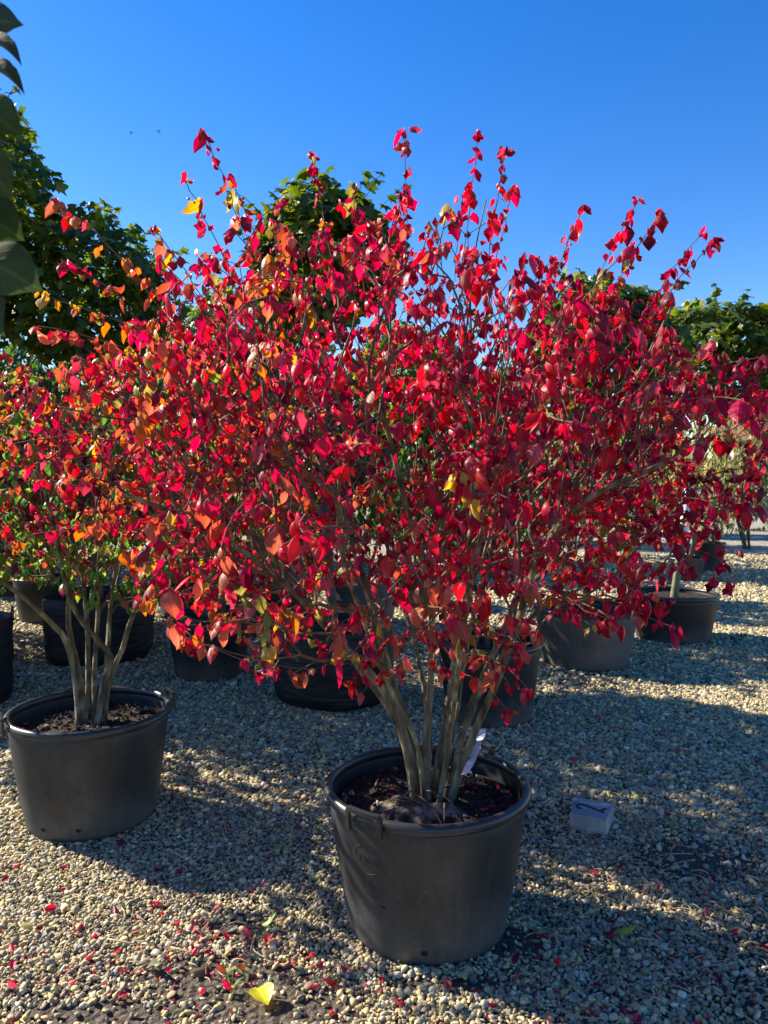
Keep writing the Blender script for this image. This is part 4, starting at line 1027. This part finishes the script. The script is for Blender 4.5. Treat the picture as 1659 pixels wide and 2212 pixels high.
# ------------------------------------------------------------------ concrete block with a painted 2
blk = empty('concrete_block', (.875, 3.09, 0), 'small grey concrete block with a black number two painted on top', 'block')
blk.rotation_euler = (0, 0, R(-27))
mb = MB(); mb.box((0, 0, .038), (.15, .17, .076)); mb.build('body', M['concrete'], blk, bevel=.004)
def uv(px, py):
    dx, dy = px - 515, py - 575
    A = np.array([[415, 80], [115, -265]]); u, v = np.linalg.solve(A, [dx, dy])
    return Vector(((u - .5) * .145, (v - .5) * .165, .0785))
mb = MB()
for path in ([(650, 515), (612, 500), (590, 478), (583, 455), (600, 440), (640, 437), (690, 458), (750, 490), (810, 525), (865, 555), (915, 582)], [(868, 552), (880, 538), (900, 522), (915, 515), (938, 512)]):
    P = [uv(*p) for p in path]; V = []; F = []
    for i, p in enumerate(P):
        t = (P[min(i + 1, len(P) - 1)] - P[max(i - 1, 0)]).normalized(); sd = Vector((-t.y, t.x, 0)) * (.006 if 0 < i < len(P) - 1 else .0036)
        V += [p + sd, p - sd]
    mb.add(V, [(2 * i, 2 * i + 1, 2 * i + 3, 2 * i + 2) for i in range(len(P) - 1)])
mb.build('painted_number', M['ink'], blk)

# ------------------------------------------------------------------ plant label on the pot's rear handle
tagr = empty('plant_label', (.345, 2.70, .48), 'narrow white plant label looped on the foreground pot rear handle', 'label')
top = at(1040, 1586, 2.66); bot = at(1004, 1672, 2.28); L0 = np.array(tagr.location)
ax = bot - top; wv = np.array([1, 0.15, .32]); wv = wv - ax * np.dot(wv, ax) / np.dot(ax, ax); wv = unit(wv); nv = unit(np.cross(wv, ax))
if nv[1] > 0: nv = -nv
ln = np.linalg.norm(ax); K = 12; V = []; F = []
def tagpt(u, v, off=0): return top + ax * v + wv * u * .015 + nv * (.006 * math.sin(v * math.pi) + off) - L0
prof = [1, 1, .72, .72, 1.0, 1, 1, 1, 1, 1, 1, .85, .85]
for sgn in (0, 1):
    for i in range(K + 1):
        for u in (-1, 1): V.append(tagpt(u * prof[i], i / K, -.0006 * sgn))
F = [(2 * i, 2 * i + 1, 2 * i + 3, 2 * i + 2) for i in range(K)] + [(2 * (K + 1) + 2 * i, 2 * (K + 1) + 2 * i + 2, 2 * (K + 1) + 2 * i + 3, 2 * (K + 1) + 2 * i + 1) for i in range(K)]
mb = MB(); mb.add(V, F); mb.build('strip', M['white'], tagr)
mb = MB(); rr = random.Random(9)
def inkline(v0, v1, u, hw):
    V = []
    for q in range(6):
        v = v0 + (v1 - v0) * q / 5
        V += [tagpt(u - hw, v, .0007), tagpt(u + hw, v, .0007)]
    mb.add(V, [(2 * i, 2 * i + 1, 2 * i + 3, 2 * i + 2) for i in range(5)])
v = .24
while v < .52:
    g = rr.uniform(.012, .03); inkline(v, v + g, -.62, .09); v += g + .008
for k in range(5): inkline(.30 + k * .016, .312 + k * .016, .25, .12)
for u in (-.3, -.05, .2):
    v = .66
    while v < .84:
        g = rr.uniform(.01, .025); inkline(v, v + g, u, .06); v += g + .008
inkline(.17, .19, -.3, .6)
mb.build('print', M['ink'], tagr)
mb = MB(); mb.sweep_rect([Vector(top - L0) + Vector((0, 0, 0)), Vector(top - L0) + Vector((.004, .016, .012)), Vector(top - L0) + Vector((.008, .030, 0)), Vector(top - L0) + Vector((.006, .028, -.02))], .024, .0012, (0, 0, 1)); mb.build('loop', M['white'], tagr)

# ------------------------------------------------------------------ leaves and straw on the gravel
r = np.random.default_rng(77)
pm = proto_mesh('fallen', [leaf_proto(6, 5, c, f, w_, ro, i, wavy=.10) for i, (c, f, w_, ro) in enumerate([(.5, -.5, .55, .3), (.9, .5, .55, -.3), (-.6, .4, .5, .2), (.2, .9, .6, .3), (.5, -.35, .95, .1)])], M['leaf'])
def fallen(x, y, z, s, c, label, cat, group, k=None, tilt=.35, name='fallen_leaf', rot=None):
    o = bpy.data.objects.new(name, pm[r.integers(0, 4) if k is None else k]); COL.objects.link(o)
    o.location = (x, y, z); o.rotation_euler = (r.normal(0, tilt), r.normal(0, tilt), r.uniform(0, 6.28) if rot is None else rot)
    o.scale = (s,) * 3; o.color = (*c, 1)
    return tag(o, label, cat, group)
clusters = [(ground(330, 2000), .35, .25, 34), (ground(520, 2075), .2, .08, 30), (ground(1500, 1900), .35, .35, 36), (ground(1150, 2120), .35, .12, 22), (ground(1480, 2120), .4, .12, 22), (ground(300, 1850), .5, .3, 16), (ground(1250, 1600), .6, .5, 30), (ground(700, 1750), .5, .4, 20), (ground(150, 2100), .3, .15, 16)]
for c, sx, sy, n in clusters:
    for _ in range(n):
        x, y = c[0] + r.normal(0, sx), c[1] + r.normal(0, sy)
        if y < 1.6 or math.hypot(x - .143, y - 2.43) < .33 or math.hypot(x + 1.285, y - 3.19) < .33: continue
        k = pick_cols(dict(crimson=5, scarlet=3, wine=2.5, rose=1.5, dusk=2, brick=.6), 1, r)[0]
        fallen(x, y, .016, r.uniform(.022, .05), k, 'small red leaf fallen on the gravel', 'leaf', 'red leaves fallen on the gravel')
for _ in range(34):
    a = r.uniform(0, 6.28); q = .29 * math.sqrt(r.random())
    if q < .1: continue
    k = pick_cols(dict(crimson=4, scarlet=3, wine=3, rose=1), 1, r)[0]
    fallen(.143 + q * math.cos(a), 2.43 + q * math.sin(a), .413, r.uniform(.02, .042), k, 'red leaf lying on the soil of the foreground pot', 'leaf', 'red leaves on the potting soil')
for _ in range(4):
    fallen(-1.285 - .2 + r.normal(0, .05), 3.19 - .17 + r.normal(0, .04), .412, .035, PAL['rose'], 'pinkish leaf on the soil of the looped-handle pot', 'leaf', 'leaves on the soil of the looped-handle pot')
g = ground(580, 2150); fallen(g[0] - .03, g[1], .022, .08, (.62, .40, .03), 'large bright yellow leaf lying on bare earth between the pebbles', 'leaf', None, 4, .1, rot=R(-62)); 
g = ground(450, 2110); fallen(g[0] - .05, g[1] - .01, .02, .085, (.16, .09, .06), 'curled brown dry leaf beside the small weed', 'leaf', None, 1, .2, rot=R(40))
g = ground(330, 2085); fallen(g[0], g[1], .02, .08, (.19, .13, .09), 'torn brown dry leaf under a straw stalk', 'leaf', None, 3, .2, rot=R(-60))
g = ground(40, 2010); fallen(g[0], g[1], .02, .085, (.33, .22, .11), 'tan dry leaf on the sunlit gravel below the looped-handle pot', 'leaf', None, 1, .2, rot=R(10))
g = ground(165, 2130); fallen(g[0], g[1], .02, .038, (.55, .12, .12), 'pink upturned leaf alone on the sunlit gravel', 'leaf', None, 1, .2, rot=R(200))
g = ground(1330, 2022); fallen(g[0], g[1], .02, .07, (.22, .24, .05), 'yellow-green narrow frond on the shaded gravel', 'leaf', None, 2, .1, rot=R(-15))
g = ground(565, 2010); fallen(g[0], g[1], .02, .06, (.36, .38, .10), 'pale green jagged leaf on the sunlit gravel', 'leaf', None, 2, .1, rot=R(5))
mb = MB()
for c, sx, sy, n in ((ground(430, 2030), .30, .18, 70), (ground(1450, 1920), .35, .35, 190), (ground(1230, 1880), .15, .25, 80), (ground(1250, 1640), .5, .3, 50), (ground(800, 1780), .5, .3, 40), (ground(300, 1880), .5, .2, 25), (ground(1400, 2100), .5, .1, 40)):
    for _ in range(n):
        x, y = c[0] + r.normal(0, sx), c[1] + r.normal(0, sy); a = r.uniform(0, 6.28); L = r.uniform(.02, .13) * (1 if r.random() < .4 else .5)
        if math.hypot(x - .143, y - 2.43) < .35 or math.hypot(x + 1.285, y - 3.19) < .38: continue
        bend = r.normal(0, .12) * L
        P = [(x + math.cos(a) * L * q - math.sin(a) * bend * 4 * q * (1 - q), y + math.sin(a) * L * q + math.cos(a) * bend * 4 * q * (1 - q), .014 + .007 * math.sin(q * 3.1) + r.uniform(0, .003)) for q in (0, .35, .7, 1)]
        mb.tube(P, r.uniform(.001, .0026), 4)
Vs = []; Ts = []; Cs = []; lf = leaf_proto(3, 3, .8, .5, .6, .3, 5); off = 0
for c, sx, sy, n in ((ground(330, 2000), .45, .3, 150), (ground(520, 2075), .25, .08, 90), (ground(1480, 1930), .45, .45, 190), (ground(1150, 2120), .4, .12, 80), (ground(1480, 2120), .4, .12, 90), (ground(1250, 1600), .6, .5, 110), (ground(150, 2100), .3, .15, 70)):
    for _ in range(n):
        x, y = c[0] + r.normal(0, sx), c[1] + r.normal(0, sy)
        if math.hypot(x - .143, y - 2.43) < .33 or math.hypot(x + 1.285, y - 3.19) < .33: continue
        e_ = np.array(Euler((r.normal(0, .5), r.normal(0, .5), r.uniform(0, 6.28))).to_matrix()); sz = r.uniform(.008, .024)
        Vs.append(lf[0] @ e_.T * sz + [x, y, .012]); Ts.append(lf[1] + off); off += len(lf[0])
        Cs.append(np.tile(pick_cols(dict(crimson=3, wine=4, dusk=3, scarlet=1.5, rose=1, brick=2, olive=.5), 1, r)[0], (len(lf[0]), 1)))
me = mesh_tris('leaf_litter', np.concatenate(Vs), np.concatenate(Ts), M['leaf'], np.concatenate(Cs), luv=np.tile(lf[3], (len(Vs), 1)))
tag(link('leaf_litter', me), 'crumbled bits of red and brown leaf among the pebbles', 'leaf litter', kind='stuff')
tag(mb.build('straw_litter', M['straw'], smooth=True), 'dry straw stalks scattered over the gravel', 'straw', kind='stuff')

# small weed and grass tuft on the bare patch
g = ground(505, 2115)
wd = empty('weed', (g[0], g[1], 0), 'small weed with two round pale green leaves on bare earth', 'weed')
lw = leaf_proto(6, 5, .5, .3, .85, .1, 1); pmg = [mesh_tris('leaf', lw[0], lw[1], M['green'], lw[2][:, None], luv=lw[3])]
for a, s, dx in ((R(170), .045, -.008), (R(15), .042, .012), (R(95), .028, 0)):
    o = link('leaf', pmg[0], wd, (dx, .01, .022)); o.rotation_euler = (0, R(10), a); o.scale = (s,) * 3; o.color = (.26, .36, .14, 1)
mb = MB(); mb.tube([(0, 0, 0), (0, .004, .012), (0, .01, .024)], .002, 6); mb.build('stem', M['green'], wd)
def tuft(xd, yd, n, h, label):
    g = ground(xd, yd); t = empty('grass_tuft', (g[0], g[1], 0), label, 'grass', 'grass tufts in the gravel')
    rr = random.Random(int(xd)); cols_ = (.17, .26, .05)
    for k in range(n):
        a = rr.uniform(0, 6.28); L = h * rr.uniform(.6, 1.2); V = []; T = []
        for i, q in enumerate((0, .4, .75, 1)):
            x = L * .6 * q ** 1.6; z = L * q * (1 - .35 * q); wq = .0022 * (1 - q) + .0002
            V += [(math.cos(a) * x - math.sin(a) * wq, math.sin(a) * x + math.cos(a) * wq, z), (math.cos(a) * x + math.sin(a) * wq, math.sin(a) * x - math.cos(a) * wq, z)]
        for i in range(3): T += [(2 * i, 2 * i + 1, 2 * i + 3), (2 * i, 2 * i + 3, 2 * i + 2)]
        link('blade', mesh_tris('blade', np.array(V), np.array(T), M['green'], np.tile(np.array(cols_) * rr.uniform(.7, 1.3), (len(V), 1))), t)
tuft(500, 2145, 16, .07, 'small grass tuft on the bare earth below the round-leaved weed')
tuft(1450, 1790, 14, .05, 'thin grass tuft in the shaded gravel beside the concrete block')
tuft(720, 2120, 10, .03, 'tiny green sprout on the sunlit pebbles before the foreground pot')
tuft(1560, 1490, 14, .06, 'grass tuft on the sunlit strip of gravel beyond the block')
tuft(600, 1840, 12, .06, 'faint grass tuft in the shade between the two front pots')

# ------------------------------------------------------------------ near plant whose leaves hang in at the upper left
np_ = (-.66, .86, .30)
make_pot(-.66, .86, .40, .32, 'black pot of the large-leaved plant close beside the viewer', 'potdark', None, seed=21, segs=40)
lp = empty('large_leaved_plant', np_, 'tall large-leaved plant close by whose leaves hang in against the sky', 'plant')
L0 = np.array(np_)
big = [leaf_proto(12, 7, c, f, w_, ro, i, wavy=.02) for i, (c, f, w_, ro) in enumerate([(.7, .25, .62, .2), (1.2, .4, .55, -.2), (.9, -1.0, .3, .2)])]
pmb = [mesh_tris('leaf', p[0], p[1], M['dullgreen'], p[2][:, None], luv=p[3]) for p in big]
spine = [np.array(np_) - [0, 0, .05], np.array([-.64, .86, .9]), np.array([-.60, .87, 1.5]), np.array([-.57, .88, 2.05]), np.array([-.55, .9, 2.2])]
mb = MB(); mb.tube([p - L0 for p in spine], [.012, .011, .009, .006, .004], 8); mb.build('stem', M['twig'], lp, smooth=True)
tips_big = [((-110, 50), (47, 66), 1.0, .12, 0, (.05, .075, .035)), ((-45, 95), (38, 142), .95, .1, 2, (.05, .07, .03)), ((-50, 150), (44, 205), .95, .1, 2, (.045, .065, .03)),
            ((-70, 215), (38, 300), .85, .1, 0, (.06, .085, .02)), ((-60, 330), (42, 425), .8, .1, 1, (.07, .09, .02)), ((-80, 430), (45, 530), .85, .1, 0, (.05, .08, .02)),
            ((-60, 540), (85, 640), .9, .1, 0, (.055, .085, .03)), ((-70, 610), (20, 720), .9, .1, 1, (.05, .07, .03)), ((-120, 200), (-10, 300), .8, .1, 1, (.05, .08, .02)), ((-130, 380), (-20, 470), .8, .1, 0, (.05, .08, .02))]
for (a, b_, d, _, k, c) in tips_big:
    p0 = at(*a, d); p1 = at(*b_, d * .96); v = p1 - p0; L = np.linalg.norm(v)
    ex = big[k][0][-1]; el = math.hypot(ex[0], ex[2]); ang = math.atan2(ex[2], ex[0])
    X = unit(v); Zh = np.array([.1, -1.0, .12]) if k != 2 else np.array([0, -.3, 1.0])
    F_ = frames(X[None], Zh[None])[0]
    rot = Matrix(F_.tolist()).to_4x4() @ Matrix.Rotation(ang, 4, 'Y')
    o = link('leaf', pmb[k], lp); m = rot @ Matrix.Scale(L / el, 4); m.translation = Vector(p0 - L0); o.matrix_local = m; o.color = (*c, 1)
    z = p0[2] + .02; q = np.array([np.interp(z, [s_[2] for s_ in spine], [s_[i] for s_ in spine]) for i in range(3)])
    mb = MB(); mb.tube([q - L0, (q + p0) / 2 - L0 + [0, 0, .015], p0 - L0], .0025, 6); mb.build('leaf_stalk', M['twig'], lp, smooth=True)

# ------------------------------------------------------------------ two insects in the air
for (x, y, d, lab, rz) in ((283, 288, 3.2, 'dark flying insect low against the sky, wings folded back', .6), (343, 285, 3.2, 'dark flying insect with outstretched wings against the sky', 0)):
    p = at(x, y, d); ins = empty('flying_insect', p, lab, 'insect'); ins.rotation_euler = (R(30), 0, rz); ins.scale = (.7, .7, .7)
    mb = MB(); mb.lathe([(.0002, .011), (.0022, .009), (.0028, .006), (.0016, .003), (.003, 0), (.0024, -.005), (.0003, -.011)], 10); mb.build('body', M['ink'], ins, smooth=True)
    for s in (-1, 1):
        mb = MB(); P = [(0, 0, .004), (s * .006, .001, .0075), (s * .013, .001, .0075), (s * .014, .001, .0055), (s * .007, 0, .0035)]
        mb.add([Vector(q) + Vector((0, e, 0)) for e in (0, .0002) for q in P], [(0, 1, 2, 3, 4), (9, 8, 7, 6, 5)]); mb.build('wing', M['perlite'], ins)
